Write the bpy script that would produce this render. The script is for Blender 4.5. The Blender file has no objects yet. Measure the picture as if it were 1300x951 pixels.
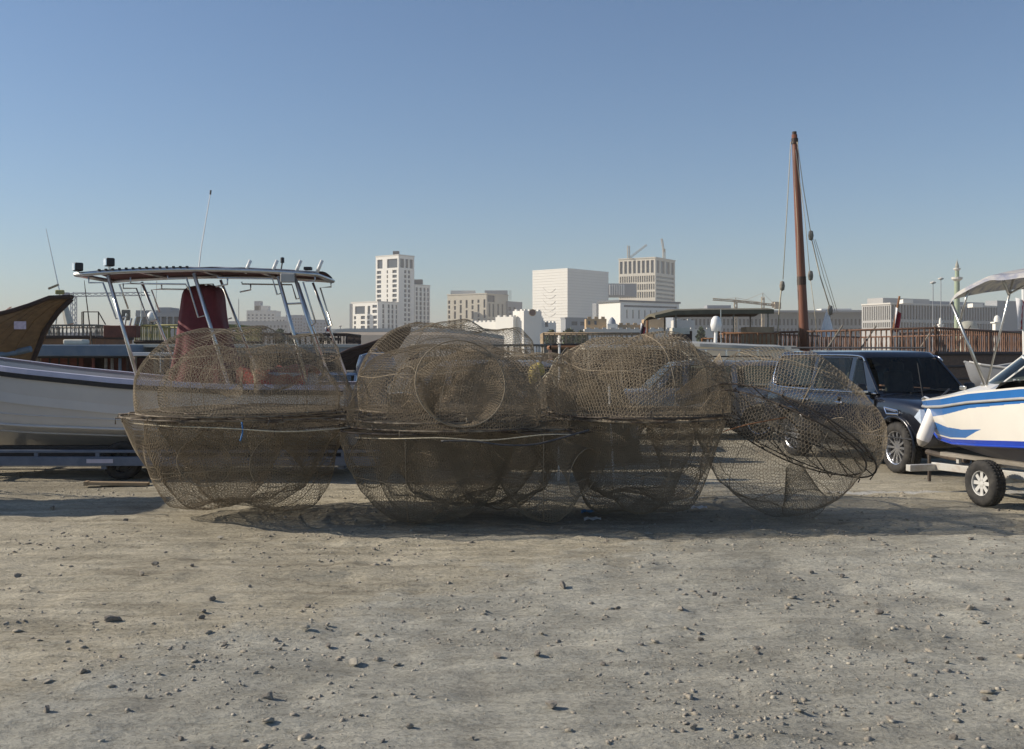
import bpy, bmesh, math, random
import numpy as np
from mathutils import Vector, Matrix, Euler
R_ = math.radians
random.seed(7); RNG = np.random.default_rng(7)
scene = bpy.context.scene
COL = scene.collection

# ------------------------------------------------------------------ camera
F, CX, HY, CAMH = 1350.0, 650.0, 447.0, 1.95      # focal length (px of the 1300 px photo), centre column, horizon row, eye height
cd = bpy.data.cameras.new('camera'); cam = bpy.data.objects.new('camera', cd); COL.objects.link(cam)
cam.location = (0, 0, CAMH); cam.rotation_euler = (R_(90), 0, 0)
cd.sensor_fit = 'HORIZONTAL'; cd.sensor_width = 36.0; cd.lens = 36.0 * F / 1300.0
cd.shift_y = -(475.5 - HY) / 1300.0
cd.clip_end = 12000; cd.clip_start = 0.1
scene.camera = cam
# ------------------------------------------------------------------ sky and sun
SUN_EL, SUN_BEHIND = R_(29), R_(5)
SDIR = Vector((-math.cos(SUN_EL) * math.cos(SUN_BEHIND), math.cos(SUN_EL) * math.sin(SUN_BEHIND), math.sin(SUN_EL)))
world = bpy.data.worlds.new('World'); scene.world = world; world.use_nodes = True
wn = world.node_tree; wn.nodes.clear()
sky = wn.nodes.new('ShaderNodeTexSky'); sky.sky_type = 'NISHITA'; sky.sun_disc = False
sky.sun_elevation = SUN_EL; sky.sun_rotation = math.atan2(SDIR.x, SDIR.y)
sky.altitude = 0; sky.air_density = 1.0; sky.dust_density = 0.45; sky.ozone_density = 4.5
bg = wn.nodes.new('ShaderNodeBackground'); bg.inputs['Strength'].default_value = 0.092
wo = wn.nodes.new('ShaderNodeOutputWorld')
wn.links.new(sky.outputs[0], bg.inputs[0]); wn.links.new(bg.outputs[0], wo.inputs[0])
sd = bpy.data.lights.new('sun', 'SUN'); sun = bpy.data.objects.new('sun', sd); COL.objects.link(sun)
sd.energy = 4.6; sd.angle = R_(0.53); sd.color = (1.0, 0.90, 0.76)
sun.rotation_euler = SDIR.to_track_quat('Z', 'Y').to_euler()
# ------------------------------------------------------------------ exposure
vs = scene.view_settings
vs.view_transform = 'Standard'; vs.look = 'None'; vs.gamma = 1.0; vs.exposure = 0.25; vs.use_curve_mapping = False
scene.cycles.max_bounces = 6; scene.cycles.transparent_max_bounces = 16; scene.cycles.volume_bounces = 0

# ------------------------------------------------------------------ helpers
def P(px, py, D):
    return Vector(((px - CX) / F * D, D, CAMH - (py - HY) / F * D))
def GX(px, D): return (px - CX) / F * D
def ZY(py, D): return CAMH - (py - HY) / F * D

class MB:
    def __init__(s): s.v = []; s.f = []; s.m = []
    def add(s, vs_, fs, mi=0):
        b = len(s.v); s.v += [Vector(p) for p in vs_]
        s.f += [tuple(b + i for i in f) for f in fs]; s.m += [mi] * len(fs); return s
    def box(s, c, d, rot=None, mi=0, taper=1.0):
        h = [x / 2 for x in d]; c = Vector(c); vs_ = []
        for z in (-1, 1):
            t = 1.0 if z < 0 else taper
            for x, y in ((-1, -1), (1, -1), (1, 1), (-1, 1)):
                p = Vector((x * h[0] * t, y * h[1] * t, z * h[2]))
                if rot is not None: p = rot @ p
                vs_.append(c + p)
        return s.add(vs_, [(3, 2, 1, 0), (4, 5, 6, 7), (0, 1, 5, 4), (1, 2, 6, 5), (2, 3, 7, 6), (3, 0, 4, 7)], mi)
    def tube(s, pts, r, n=8, mi=0, cap=True):
        pts = [Vector(p) for p in pts]; k = len(pts)
        rs = r if isinstance(r, (list, tuple)) else [r] * k
        up = None; vs_ = []
        for i, p in enumerate(pts):
            a = pts[max(i - 1, 0)]; b = pts[min(i + 1, k - 1)]
            t = (b - a).normalized()
            if up is None:
                up = Vector((0, 0, 1)) if abs(t.z) < 0.9 else Vector((1, 0, 0))
            x = t.cross(up)
            if x.length < 1e-6: x = t.cross(Vector((1, 0.3, 0.2)))
            x.normalize(); y = x.cross(t).normalized(); up = y
            for j in range(n):
                q = 2 * math.pi * j / n
                vs_.append(p + (x * math.cos(q) + y * math.sin(q)) * rs[i])
        fs = []
        for i in range(k - 1):
            for j in range(n):
                j2 = (j + 1) % n
                fs.append((i * n + j, i * n + j2, (i + 1) * n + j2, (i + 1) * n + j))
        if cap:
            fs.append(tuple(reversed(range(n)))); fs.append(tuple((k - 1) * n + j for j in range(n)))
        return s.add(vs_, fs, mi)
    def lathe(s, prof, n=20, c=(0, 0, 0), axis='z', mi=0, close=False):
        c = Vector(c); vs_ = []
        for r, h in prof:
            for j in range(n):
                q = 2 * math.pi * j / n; a, b = r * math.cos(q), r * math.sin(q)
                vs_.append(c + (Vector((a, b, h)) if axis == 'z' else Vector((a, h, b)) if axis == 'y' else Vector((h, a, b))))
        k = len(prof); fs = []
        for i in range(k if close else k - 1):
            i2 = (i + 1) % k
            for j in range(n):
                j2 = (j + 1) % n
                fs.append((i * n + j, i * n + j2, i2 * n + j2, i2 * n + j))
        return s.add(vs_, fs, mi)
    def grid(s, rows, mi=0, wrap=False, mfun=None):
        n = len(rows[0]); k = len(rows); vs_ = [p for r in rows for p in r]; b = len(s.v)
        s.v += [Vector(p) for p in vs_]
        for i in range(k - 1):
            for j in range(n if wrap else n - 1):
                j2 = (j + 1) % n
                s.f.append((b + i * n + j, b + i * n + j2, b + (i + 1) * n + j2, b + (i + 1) * n + j))
                s.m.append(mfun(i, j) if mfun else mi)
        return s
    def prism(s, poly, off, mi=0):
        """closed slab: polygon (list of points) extruded by vector off"""
        n = len(poly); off = Vector(off); a = [Vector(p) for p in poly]; b = [p + off for p in a]
        return s.add(a + b, [tuple(reversed(range(n))), tuple(range(n, 2 * n))] + [(i, (i + 1) % n, n + (i + 1) % n, n + i) for i in range(n)], mi)
    def build(s, name, mats, parent=None, origin=None, smooth=False, bevel=0, subsurf=0, fix=True):
        me = bpy.data.meshes.new(name)
        o_ = Vector(origin) if origin is not None else Vector((0, 0, 0))
        me.from_pydata([p - o_ for p in s.v], [], s.f)
        if not isinstance(mats, (list, tuple)): mats = [mats]
        for m in mats: me.materials.append(m)
        if len(mats) > 1: me.polygons.foreach_set('material_index', s.m)
        if fix:
            bm = bmesh.new(); bm.from_mesh(me); bmesh.ops.recalc_face_normals(bm, faces=bm.faces); bm.to_mesh(me); bm.free()
        if smooth: me.polygons.foreach_set('use_smooth', [True] * len(me.polygons))
        me.update()
        o = bpy.data.objects.new(name, me); COL.objects.link(o)
        if parent is not None: o.parent = parent
        elif origin is not None: o.location = o_
        if bevel:
            md = o.modifiers.new('bevel', 'BEVEL'); md.width = bevel; md.segments = 2; md.limit_method = 'ANGLE'; md.angle_limit = R_(35)
        if subsurf:
            md = o.modifiers.new('sub', 'SUBSURF'); md.levels = subsurf; md.render_levels = subsurf
        return o

def tag(o, label=None, cat=None, group=None, kind=None):
    if label: o['label'] = label
    if cat: o['category'] = cat
    if group: o['group'] = group
    if kind: o['kind'] = kind
    return o
def thing(name, label, cat, loc=(0, 0, 0), rot=(0, 0, 0), group=None):
    o = bpy.data.objects.new(name, None); COL.objects.link(o); o.empty_display_size = 0.2
    o.location = loc; o.rotation_euler = rot
    return tag(o, label, cat, group)
def copy_tree(o, parent=None):
    c = o.copy(); COL.objects.link(c); c.parent = parent
    for ch in list(o.children): copy_tree(ch, c)
    return c
def inst(name, mesh, parent, loc, rot=(0, 0, 0), scale=(1, 1, 1)):
    o = bpy.data.objects.new(name, mesh); COL.objects.link(o); o.parent = parent
    o.location = loc; o.rotation_euler = rot; o.scale = scale
    return o
def fuse(o):
    """apply modifiers so the object is a plain mesh"""
    dg = bpy.context.evaluated_depsgraph_get(); me = bpy.data.meshes.new_from_object(o.evaluated_get(dg))
    o.modifiers.clear(); old = o.data; o.data = me; bpy.data.meshes.remove(old); return o
def crom(pts, k=6):
    pts = [Vector(p) for p in pts]; out = []
    for i in range(len(pts) - 1):
        p0 = pts[max(i - 1, 0)]; p1 = pts[i]; p2 = pts[i + 1]; p3 = pts[min(i + 2, len(pts) - 1)]
        for j in range(k):
            t = j / k
            out.append(0.5 * ((2 * p1) + (p2 - p0) * t + (2 * p0 - 5 * p1 + 4 * p2 - p3) * t * t + (-p0 + 3 * p1 - 3 * p2 + p3) * t ** 3))
    out.append(pts[-1]); return out

# value noise for mesh relief
_NT = RNG.random((256, 256))
def vnoise(x, y):
    x = np.asarray(x, float); y = np.asarray(y, float)
    xi = np.floor(x).astype(int); yi = np.floor(y).astype(int); fx = x - xi; fy = y - yi
    fx = fx * fx * (3 - 2 * fx); fy = fy * fy * (3 - 2 * fy)
    g = lambda a, b: _NT[a % 256, b % 256]
    return (g(xi, yi) * (1 - fx) + g(xi + 1, yi) * fx) * (1 - fy) + (g(xi, yi + 1) * (1 - fx) + g(xi + 1, yi + 1) * fx) * fy

# ------------------------------------------------------------------ materials
M = {}
def mat(name, col, rough=0.6, metal=0.0, var=0.15, scale=6.0, bump=0.0, col2=None, amt=0.5, coat=0.0, stretch=(1, 1, 1), spec=0.5, bscale=None):
    m = bpy.data.materials.new(name); m.use_nodes = True; nt = m.node_tree; b = nt.nodes['Principled BSDF']
    tc = nt.nodes.new('ShaderNodeTexCoord'); mp = nt.nodes.new('ShaderNodeMapping'); mp.inputs['Scale'].default_value = stretch
    nt.links.new(tc.outputs['Object'], mp.inputs[0])
    nz = nt.nodes.new('ShaderNodeTexNoise'); nz.inputs['Scale'].default_value = scale; nz.inputs['Detail'].default_value = 6; nz.inputs['Roughness'].default_value = 0.65
    nt.links.new(mp.outputs[0], nz.inputs['Vector'])
    rp = nt.nodes.new('ShaderNodeValToRGB'); e = rp.color_ramp.elements
    c2 = col2 if col2 else [min(1, x * (1 + var)) for x in col]
    c1 = col if col2 else [x * (1 - var) for x in col]
    e[0].position = max(0.0, amt - 0.18); e[1].position = min(1.0, amt + 0.18)
    e[0].color = (*c1, 1); e[1].color = (*c2, 1)
    nt.links.new(nz.outputs['Fac'], rp.inputs[0]); nt.links.new(rp.outputs[0], b.inputs['Base Color'])
    b.inputs['Roughness'].default_value = rough; b.inputs['Metallic'].default_value = metal
    b.inputs['Specular IOR Level'].default_value = spec
    if coat: b.inputs['Coat Weight'].default_value = coat; b.inputs['Coat Roughness'].default_value = 0.06
    if bump:
        n2 = nt.nodes.new('ShaderNodeTexNoise'); n2.inputs['Scale'].default_value = bscale or scale * 4; n2.inputs['Detail'].default_value = 5
        nt.links.new(mp.outputs[0], n2.inputs['Vector'])
        bp = nt.nodes.new('ShaderNodeBump'); bp.inputs['Strength'].default_value = bump; bp.inputs['Distance'].default_value = 0.02
        nt.links.new(n2.outputs['Fac'], bp.inputs['Height']); nt.links.new(bp.outputs[0], b.inputs['Normal'])
    M[name] = m; return m

mat('net_wire', (0.225, 0.182, 0.128), 0.85, 0, col2=(0.350, 0.292, 0.212), scale=2.2, spec=0.2)
mat('net_wire_dark', (0.205, 0.163, 0.113), 0.9, 0, col2=(0.320, 0.264, 0.188), scale=2.2, spec=0.2)
mat('rod_rust', (0.085, 0.062, 0.045), 0.85, 0.0, col2=(0.42, 0.36, 0.26), scale=5, amt=0.60, bump=0.4)
mat('rod_dark', (0.040, 0.032, 0.026), 0.8, 0.0, col2=(0.10, 0.075, 0.055), scale=9, bump=0.4)
mat('rope_pale', (0.50, 0.44, 0.32), 0.9, 0, var=0.25, scale=30)
mat('rope_dark', (0.05, 0.05, 0.055), 0.7, 0, var=0.25, scale=30)
mat('rope_blue', (0.05, 0.16, 0.36), 0.8, 0, var=0.25, scale=30)
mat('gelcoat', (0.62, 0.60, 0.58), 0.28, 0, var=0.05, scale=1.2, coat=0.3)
mat('gelcoat_cream', (0.78, 0.74, 0.66), 0.25, 0, var=0.04, scale=1.5, coat=0.4)
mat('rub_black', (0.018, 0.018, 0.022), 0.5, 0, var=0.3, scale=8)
mat('rail_lavender', (0.52, 0.50, 0.60), 0.4, 0, var=0.08, scale=4)
mat('stainless', (0.62, 0.61, 0.58), 0.28, 0.9, var=0.10, scale=12)
mat('white_plastic', (0.80, 0.79, 0.75), 0.4, 0, var=0.06, scale=6)
mat('red_cover', (0.135, 0.018, 0.026), 0.75, 0, var=0.22, scale=5, bump=0.5, bscale=9)
mat('red_cloth', (0.42, 0.075, 0.06), 0.85, 0, var=0.2, scale=6, bump=0.3)
mat('canvas_maroon', (0.085, 0.030, 0.026), 0.85, 0, var=0.3, scale=5, bump=0.3)
mat('canvas_top', (0.30, 0.32, 0.36), 0.7, 0, var=0.15, scale=5, bump=0.2)
mat('trailer_blue', (0.10, 0.13, 0.19), 0.5, 0.2, col2=(0.16, 0.19, 0.25), scale=4)
mat('galvanised', (0.55, 0.54, 0.50), 0.5, 0.4, col2=(0.36, 0.27, 0.20), scale=5, amt=0.66)
mat('tyre', (0.020, 0.019, 0.018), 0.85, 0, col2=(0.075, 0.068, 0.058), scale=7, amt=0.60, bump=0.3)
mat('alloy', (0.66, 0.66, 0.67), 0.25, 0.9, var=0.08, scale=10)
mat('rim_white', (0.55, 0.54, 0.51), 0.45, 0, var=0.12, scale=10)
mat('black_part', (0.014, 0.014, 0.015), 0.45, 0, var=0.3, scale=8)
mat('suv_paint', (0.006, 0.007, 0.012), 0.22, 0, var=0.2, scale=3, coat=1.0)
mat('silver_paint', (0.22, 0.23, 0.245), 0.3, 0.35, var=0.05, scale=3, coat=0.8)
mat('grey_paint', (0.30, 0.31, 0.33), 0.3, 0.2, var=0.06, scale=3, coat=0.8)
mat('blue_paint', (0.05, 0.075, 0.12), 0.25, 0.1, var=0.1, scale=3, coat=1.0)
def glass_mat():
    m = bpy.data.materials.new('car_glass'); m.use_nodes = True; nt = m.node_tree; b = nt.nodes['Principled BSDF']; out = nt.nodes['Material Output']
    b.inputs['Base Color'].default_value = (0.012, 0.016, 0.016, 1); b.inputs['Roughness'].default_value = 0.03; b.inputs['Specular IOR Level'].default_value = 0.9
    tr = nt.nodes.new('ShaderNodeBsdfTransparent'); tr.inputs[0].default_value = (0.62, 0.68, 0.64, 1); mx = nt.nodes.new('ShaderNodeMixShader'); lw = nt.nodes.new('ShaderNodeFresnel'); lw.inputs[0].default_value = 1.6
    nz = nt.nodes.new('ShaderNodeTexNoise'); nz.inputs['Scale'].default_value = 3.0; mm = nt.nodes.new('ShaderNodeMath'); mm.operation = 'MULTIPLY_ADD'; mm.inputs[1].default_value = 0.12; nt.links.new(nz.outputs['Fac'], mm.inputs[0])   # dust film
    ad = nt.nodes.new('ShaderNodeMath'); ad.operation = 'ADD'; ad.inputs[1].default_value = 0.22; ad.use_clamp = True; nt.links.new(lw.outputs[0], mm.inputs[2]); nt.links.new(mm.outputs[0], ad.inputs[0])
    nt.links.new(ad.outputs[0], mx.inputs[0]); nt.links.new(tr.outputs[0], mx.inputs[1]); nt.links.new(b.outputs[0], mx.inputs[2]); nt.links.new(mx.outputs[0], out.inputs[0]); M['car_glass'] = m
glass_mat()
mat('seat_fabric', (0.16, 0.145, 0.125), 0.85, 0, var=0.2, scale=8)
mat('dash', (0.03, 0.03, 0.03), 0.6, 0, var=0.2, scale=8)
mat('chrome', (0.80, 0.80, 0.82), 0.12, 1.0, var=0.04, scale=10)
mat('lamp_glass', (0.75, 0.78, 0.82), 0.12, 0.6, var=0.15, scale=25)
mat('blue_stripe', (0.030, 0.150, 0.42), 0.25, 0, var=0.08, scale=3, coat=0.4)
mat('royal_stripe', (0.012, 0.05, 0.40), 0.25, 0, var=0.1, scale=3, coat=0.4)
mat('navy_hull', (0.010, 0.014, 0.075), 0.35, 0, var=0.25, scale=4)
mat('rub_grey', (0.42, 0.41, 0.39), 0.45, 0.2, var=0.1, scale=6)
mat('fender', (0.80, 0.76, 0.72), 0.45, 0, col2=(0.60, 0.55, 0.50), scale=6, amt=0.68)
mat('fender_tip', (0.34, 0.31, 0.27), 0.7, 0, var=0.25, scale=9)
mat('bimini', (0.46, 0.44, 0.40), 0.85, 0, col2=(0.10, 0.13, 0.24), scale=3.4, amt=0.58, stretch=(1, 3, 2))
mat('bimini_edge', (0.52, 0.40, 0.26), 0.85, 0, var=0.3, scale=8)
mat('acrylic', (0.11, 0.12, 0.125), 0.08, 0, var=0.1, scale=3, coat=0.5)
mat('wood_tan', (0.235, 0.135, 0.056), 0.6, 0, col2=(0.150, 0.082, 0.034), scale=2.0, stretch=(0.6, 3, 6), bump=0.2)
mat('wood_red', (0.215, 0.112, 0.066), 0.7, 0, col2=(0.120, 0.062, 0.038), scale=2.0, stretch=(0.6, 3, 6), bump=0.2)
mat('wood_dark', (0.060, 0.028, 0.018), 0.7, 0, col2=(0.028, 0.015, 0.011), scale=2.0, stretch=(0.6, 3, 6), bump=0.2)
mat('wood_orange', (0.30, 0.135, 0.050), 0.65, 0, col2=(0.19, 0.085, 0.035), scale=2.5, bump=0.2)
mat('wood_pale', (0.40, 0.30, 0.19), 0.75, 0, col2=(0.28, 0.20, 0.12), scale=3, bump=0.2)
mat('wood_grey', (0.30, 0.27, 0.22), 0.85, 0, col2=(0.17, 0.15, 0.12), scale=3, bump=0.3, stretch=(1, 1, 4))
mat('mast_wood', (0.215, 0.078, 0.040), 0.55, 0, col2=(0.135, 0.048, 0.026), scale=1.6, stretch=(6, 6, 0.5), bump=0.2)
mat('paint_blue', (0.11, 0.17, 0.24), 0.6, 0, col2=(0.18, 0.23, 0.28), scale=3, bump=0.1)
mat('paint_bright_blue', (0.05, 0.16, 0.34), 0.5, 0, var=0.2, scale=4)
mat('cream_roof', (0.62, 0.58, 0.48), 0.7, 0, var=0.12, scale=3)
mat('grey_roof', (0.36, 0.36, 0.34), 0.7, 0, var=0.15, scale=3)
mat('olive_canvas', (0.13, 0.115, 0.075), 0.85, 0, var=0.2, scale=3)
mat('dark_interior', (0.030, 0.024, 0.020), 0.8, 0, var=0.4, scale=2)
mat('cabin_red', (0.16, 0.040, 0.024), 0.7, 0, var=0.3, scale=3)
mat('olive_paint', (0.30, 0.27, 0.10), 0.7, 0, var=0.25, scale=5)
mat('plate_lilac', (0.52, 0.44, 0.52), 0.5, 0, var=0.2, scale=18)
mat('plate_blue', (0.17, 0.20, 0.32), 0.5, 0, var=0.2, scale=18)
mat('flag_red', (0.42, 0.025, 0.045), 0.8, 0, var=0.12, scale=6)
mat('flag_white', (0.75, 0.73, 0.72), 0.8, 0, var=0.05, scale=6)
mat('yellow_net', (0.50, 0.40, 0.12), 0.85, 0, var=0.3, scale=10, bump=0.5)
mat('stone', (0.215, 0.19, 0.155), 0.9, 0, col2=(0.36, 0.32, 0.26), scale=9, bump=0.5)
mat('stone_dark', (0.150, 0.132, 0.112), 0.9, 0, col2=(0.26, 0.23, 0.19), scale=9, bump=0.5)
mat('stone_pale', (0.46, 0.42, 0.34), 0.9, 0, col2=(0.36, 0.32, 0.25), scale=9, bump=0.5)
mat('litter_blue', (0.03, 0.20, 0.42), 0.5, 0, var=0.2, scale=9)
mat('litter_white', (0.62, 0.61, 0.58), 0.6, 0, var=0.2, scale=9)
# city
mat('c_white', (0.80, 0.77, 0.70), 0.7, 0, var=0.03, scale=0.05)
mat('c_plaster', (0.62, 0.59, 0.53), 0.8, 0, var=0.05, scale=0.08)
mat('c_beige', (0.52, 0.475, 0.385), 0.8, 0, var=0.05, scale=0.08)
mat('c_office', (0.40, 0.39, 0.37), 0.7, 0, var=0.04, scale=0.08)
mat('c_tan', (0.64, 0.585, 0.48), 0.75, 0, var=0.05, scale=0.08)
mat('c_sand', (0.46, 0.32, 0.18), 0.85, 0, var=0.12, scale=0.3)
mat('c_grey', (0.30, 0.31, 0.32), 0.7, 0, var=0.06, scale=0.08)
mat('c_greyblue', (0.24, 0.27, 0.31), 0.6, 0, var=0.06, scale=0.08)
mat('c_dark', (0.10, 0.11, 0.125), 0.6, 0, var=0.1, scale=0.1)
mat('c_glass', (0.050, 0.065, 0.085), 0.25, 0, var=0.2, scale=0.3)
mat('c_green', (0.30, 0.36, 0.24), 0.7, 0, var=0.08, scale=0.3)
mat('c_dome', (0.34, 0.33, 0.27), 0.7, 0, var=0.08, scale=0.3)
mat('crane_blue', (0.16, 0.19, 0.27), 0.6, 0, var=0.1, scale=0.3)
mat('crane_tan', (0.42, 0.34, 0.24), 0.6, 0, var=0.1, scale=0.3)
mat('crane_red', (0.40, 0.16, 0.10), 0.6, 0, var=0.1, scale=0.3)
mat('embank', (0.34, 0.29, 0.235), 0.9, 0, var=0.12, scale=0.25, bump=0.3)
mat('leaf', (0.05, 0.075, 0.025), 0.7, 0, var=0.35, scale=1.5)
mat('bark', (0.12, 0.09, 0.06), 0.9, 0, var=0.2, scale=4)
mat('emblem', (0.10, 0.05, 0.04), 0.6, 0, var=0.2, scale=0.8)

def water_mat():
    m = bpy.data.materials.new('water'); m.use_nodes = True; nt = m.node_tree; b = nt.nodes['Principled BSDF']
    b.inputs['Base Color'].default_value = (0.02, 0.05, 0.055, 1); b.inputs['Roughness'].default_value = 0.12
    nz = nt.nodes.new('ShaderNodeTexNoise'); nz.inputs['Scale'].default_value = 1.4; nz.inputs['Detail'].default_value = 5
    tc = nt.nodes.new('ShaderNodeTexCoord'); nt.links.new(tc.outputs['Object'], nz.inputs['Vector'])
    bp = nt.nodes.new('ShaderNodeBump'); bp.inputs['Strength'].default_value = 0.5; bp.inputs['Distance'].default_value = 0.1
    nt.links.new(nz.outputs['Fac'], bp.inputs['Height']); nt.links.new(bp.outputs[0], b.inputs['Normal'])
    M['water'] = m
water_mat()

def ground_mat():
    m = bpy.data.materials.new('gravel_ground'); m.use_nodes = True; nt = m.node_tree; b = nt.nodes['Principled BSDF']
    N = lambda t, **k: nt.nodes.new(t)
    L = nt.links.new
    tc = N('ShaderNodeTexCoord')
    def noise(sc, det=6, rough=0.6, st=(1, 1, 1)):
        mp = N('ShaderNodeMapping'); mp.inputs['Scale'].default_value = st; L(tc.outputs['Object'], mp.inputs[0])
        n = N('ShaderNodeTexNoise'); n.inputs['Scale'].default_value = sc; n.inputs['Detail'].default_value = det; n.inputs['Roughness'].default_value = rough
        L(mp.outputs[0], n.inputs['Vector']); return n.outputs['Fac']
    def math_(op, a, b_=None, v=None):
        n = N('ShaderNodeMath'); n.operation = op
        for i, q in enumerate((a, b_)):
            if q is None: continue
            if isinstance(q, (int, float)): n.inputs[i].default_value = q
            else: L(q, n.inputs[i])
        return n.outputs[0]
    def ramp(f, stops):
        r = N('ShaderNodeValToRGB'); e = r.color_ramp.elements
        while len(e) < len(stops): e.new(0.5)
        for i, (p, c) in enumerate(stops): e[i].position = p; e[i].color = (*c, 1)
        L(f, r.inputs[0]); return r.outputs[0]
    def mix(f, a, c, blend='MIX'):
        n = N('ShaderNodeMix'); n.data_type = 'RGBA'; n.blend_type = blend
        if isinstance(f, (int, float)): n.inputs[0].default_value = f
        else: L(f, n.inputs[0])
        for i, q in ((6, a), (7, c)):
            if isinstance(q, tuple): n.inputs[i].default_value = (*q, 1)
            else: L(q, n.inputs[i])
        return n.outputs[2]
    sx = N('ShaderNodeSeparateXYZ'); L(tc.outputs['Object'], sx.inputs[0]); X, Y = sx.outputs[0], sx.outputs[1]
    big = noise(0.35, 4); mid = noise(1.6, 6, 0.65); streak = noise(1.3, 8, 0.72, (0.40, 2.4, 1)); fine = noise(28, 5, 0.7); speck = noise(70, 3, 0.6)
    sand = ramp(streak, [(0.30, (0.268, 0.238, 0.178)), (0.48, (0.412, 0.372, 0.286)), (0.70, (0.565, 0.515, 0.402))])
    grey = ramp(mid, [(0.30, (0.300, 0.287, 0.245)), (0.5, (0.408, 0.392, 0.335)), (0.72, (0.505, 0.485, 0.410))])
    # the worn grey hard-standing: a wedge of the yard to the right and close by (a real change of surface)
    edge = math_('ADD', math_('MULTIPLY', X, 0.55), math_('MULTIPLY', math_('SUBTRACT', 9.7, Y), 0.52))
    edge = math_('ADD', edge, math_('MULTIPLY', math_('SUBTRACT', mid, 0.5), 2.6))
    near = math_('SUBTRACT', 11.25, Y)
    near = math_('ADD', near, math_('MULTIPLY', math_('SUBTRACT', streak, 0.5), 1.2))
    msk = math_('MINIMUM', edge, math_('MULTIPLY', near, 2.5))
    mr = N('ShaderNodeMapRange'); mr.inputs['From Min'].default_value = -0.15; mr.inputs['From Max'].default_value = 0.5; L(msk, mr.inputs['Value'])
    base = mix(mr.outputs[0], sand, grey)
    base = mix(1.0, base, ramp(fine, [(0.30, (0.64, 0.63, 0.61)), (0.50, (1.0, 1.0, 1.0)), (0.72, (1.20, 1.19, 1.17))]), 'MULTIPLY')
    base = mix(1.0, base, ramp(speck, [(0.28, (0.60, 0.58, 0.56)), (0.38, (1, 1, 1)), (0.72, (1.05, 1.05, 1.04))]), 'MULTIPLY')
    base = mix(1.0, base, ramp(big, [(0.34, (0.80, 0.79, 0.77)), (0.62, (1.12, 1.11, 1.09))]), 'MULTIPLY')
    # dark band of debris and painted-in shadow under and around the stacked traps, pale dried-salt trails by the trailer
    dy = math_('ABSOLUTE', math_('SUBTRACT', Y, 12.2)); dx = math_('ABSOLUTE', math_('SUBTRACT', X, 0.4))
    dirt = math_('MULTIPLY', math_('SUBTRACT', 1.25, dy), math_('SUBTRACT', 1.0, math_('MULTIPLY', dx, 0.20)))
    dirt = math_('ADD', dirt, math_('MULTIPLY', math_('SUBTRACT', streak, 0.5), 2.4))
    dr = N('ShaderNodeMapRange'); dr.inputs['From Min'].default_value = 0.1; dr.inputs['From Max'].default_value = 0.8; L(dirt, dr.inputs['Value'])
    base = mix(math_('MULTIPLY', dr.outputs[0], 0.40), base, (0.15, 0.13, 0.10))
    sy = math_('ABSOLUTE', math_('SUBTRACT', Y, math_('ADD', 14.75, math_('MULTIPLY', math_('SUBTRACT', mid, 0.5), 1.2))))
    salt = math_('MULTIPLY', math_('SUBTRACT', 0.16, sy), math_('GREATER_THAN', X, 4.4))
    sr = N('ShaderNodeMapRange'); sr.inputs['From Min'].default_value = 0.0; sr.inputs['From Max'].default_value = 0.10; L(salt, sr.inputs['Value'])
    base = mix(math_('MULTIPLY', sr.outputs[0], math_('MULTIPLY', fine, 1.2)), base, (0.60, 0.60, 0.58))
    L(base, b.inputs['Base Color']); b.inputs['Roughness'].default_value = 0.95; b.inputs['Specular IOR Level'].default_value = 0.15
    lump = noise(7.5, 7, 0.68, (0.55, 1.5, 1)); crust = noise(3.2, 8, 0.72, (0.35, 2.0, 1))
    base = mix(1.0, base, ramp(crust, [(0.34, (0.86, 0.86, 0.85)), (0.50, (1.07, 1.075, 1.08)), (0.66, (1.22, 1.225, 1.23))]), 'MULTIPLY'); L(base, b.inputs['Base Color'])
    h = math_('ADD', math_('ADD', math_('MULTIPLY', fine, 0.28), math_('MULTIPLY', lump, 1.5)), math_('ADD', math_('MULTIPLY', speck, 0.12), math_('ADD', mid, math_('MULTIPLY', crust, 1.6))))
    bp = N('ShaderNodeBump'); bp.inputs['Strength'].default_value = 1.0; bp.inputs['Distance'].default_value = 0.04
    L(h, bp.inputs['Height']); L(bp.outputs[0], b.inputs['Normal'])
    M['ground'] = m
ground_mat()

# ------------------------------------------------------------------ ground (one sheet with the harbour basin sunk into it) and water
QUAY, FARQ, BASIN = 33.0, 210.0, -3.5
def relief(X, Y):
    z = (vnoise(X * 0.45 + 9, Y * 0.45 + 3) - 0.5) * 0.050 + (vnoise(X * 1.3, Y * 2.4) - 0.5) * 0.030 \
        + (vnoise(X * 4.1 + 5, Y * 5.3) - 0.5) * 0.032 + (vnoise(X * 10, Y * 10) - 0.5) ** 3 * 0.16
    for y0, sl, w_ in ((9.35, 0.05, 0.17), (10.95, 0.05, 0.17), (7.2, -0.10, 0.20), (8.75, -0.10, 0.20)):       # old tyre ruts
        d = Y - (y0 + sl * X + 0.25 * np.sin(X * 0.35)); g = np.exp(-(d / w_) ** 2)
        z = z - 0.020 * g * (0.5 + vnoise(X * 0.8 + 7, Y * 0.1)) + 0.006 * g * np.sign(np.sin(X * 42 + np.abs(d) * 25)) * (vnoise(X * 0.5 + 70, Y * 0.2 + y0) > 0.5) + 0.012 * np.exp(-((np.abs(d) - w_ * 1.5) / 0.06) ** 2)
    fade = np.clip((19 - Y) / 6, 0, 1) * np.clip((Y - 1) / 2, 0, 1)
    return z * fade
def gz(x, y): return float(relief(np.array([x]), np.array([y]))[0])
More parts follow.
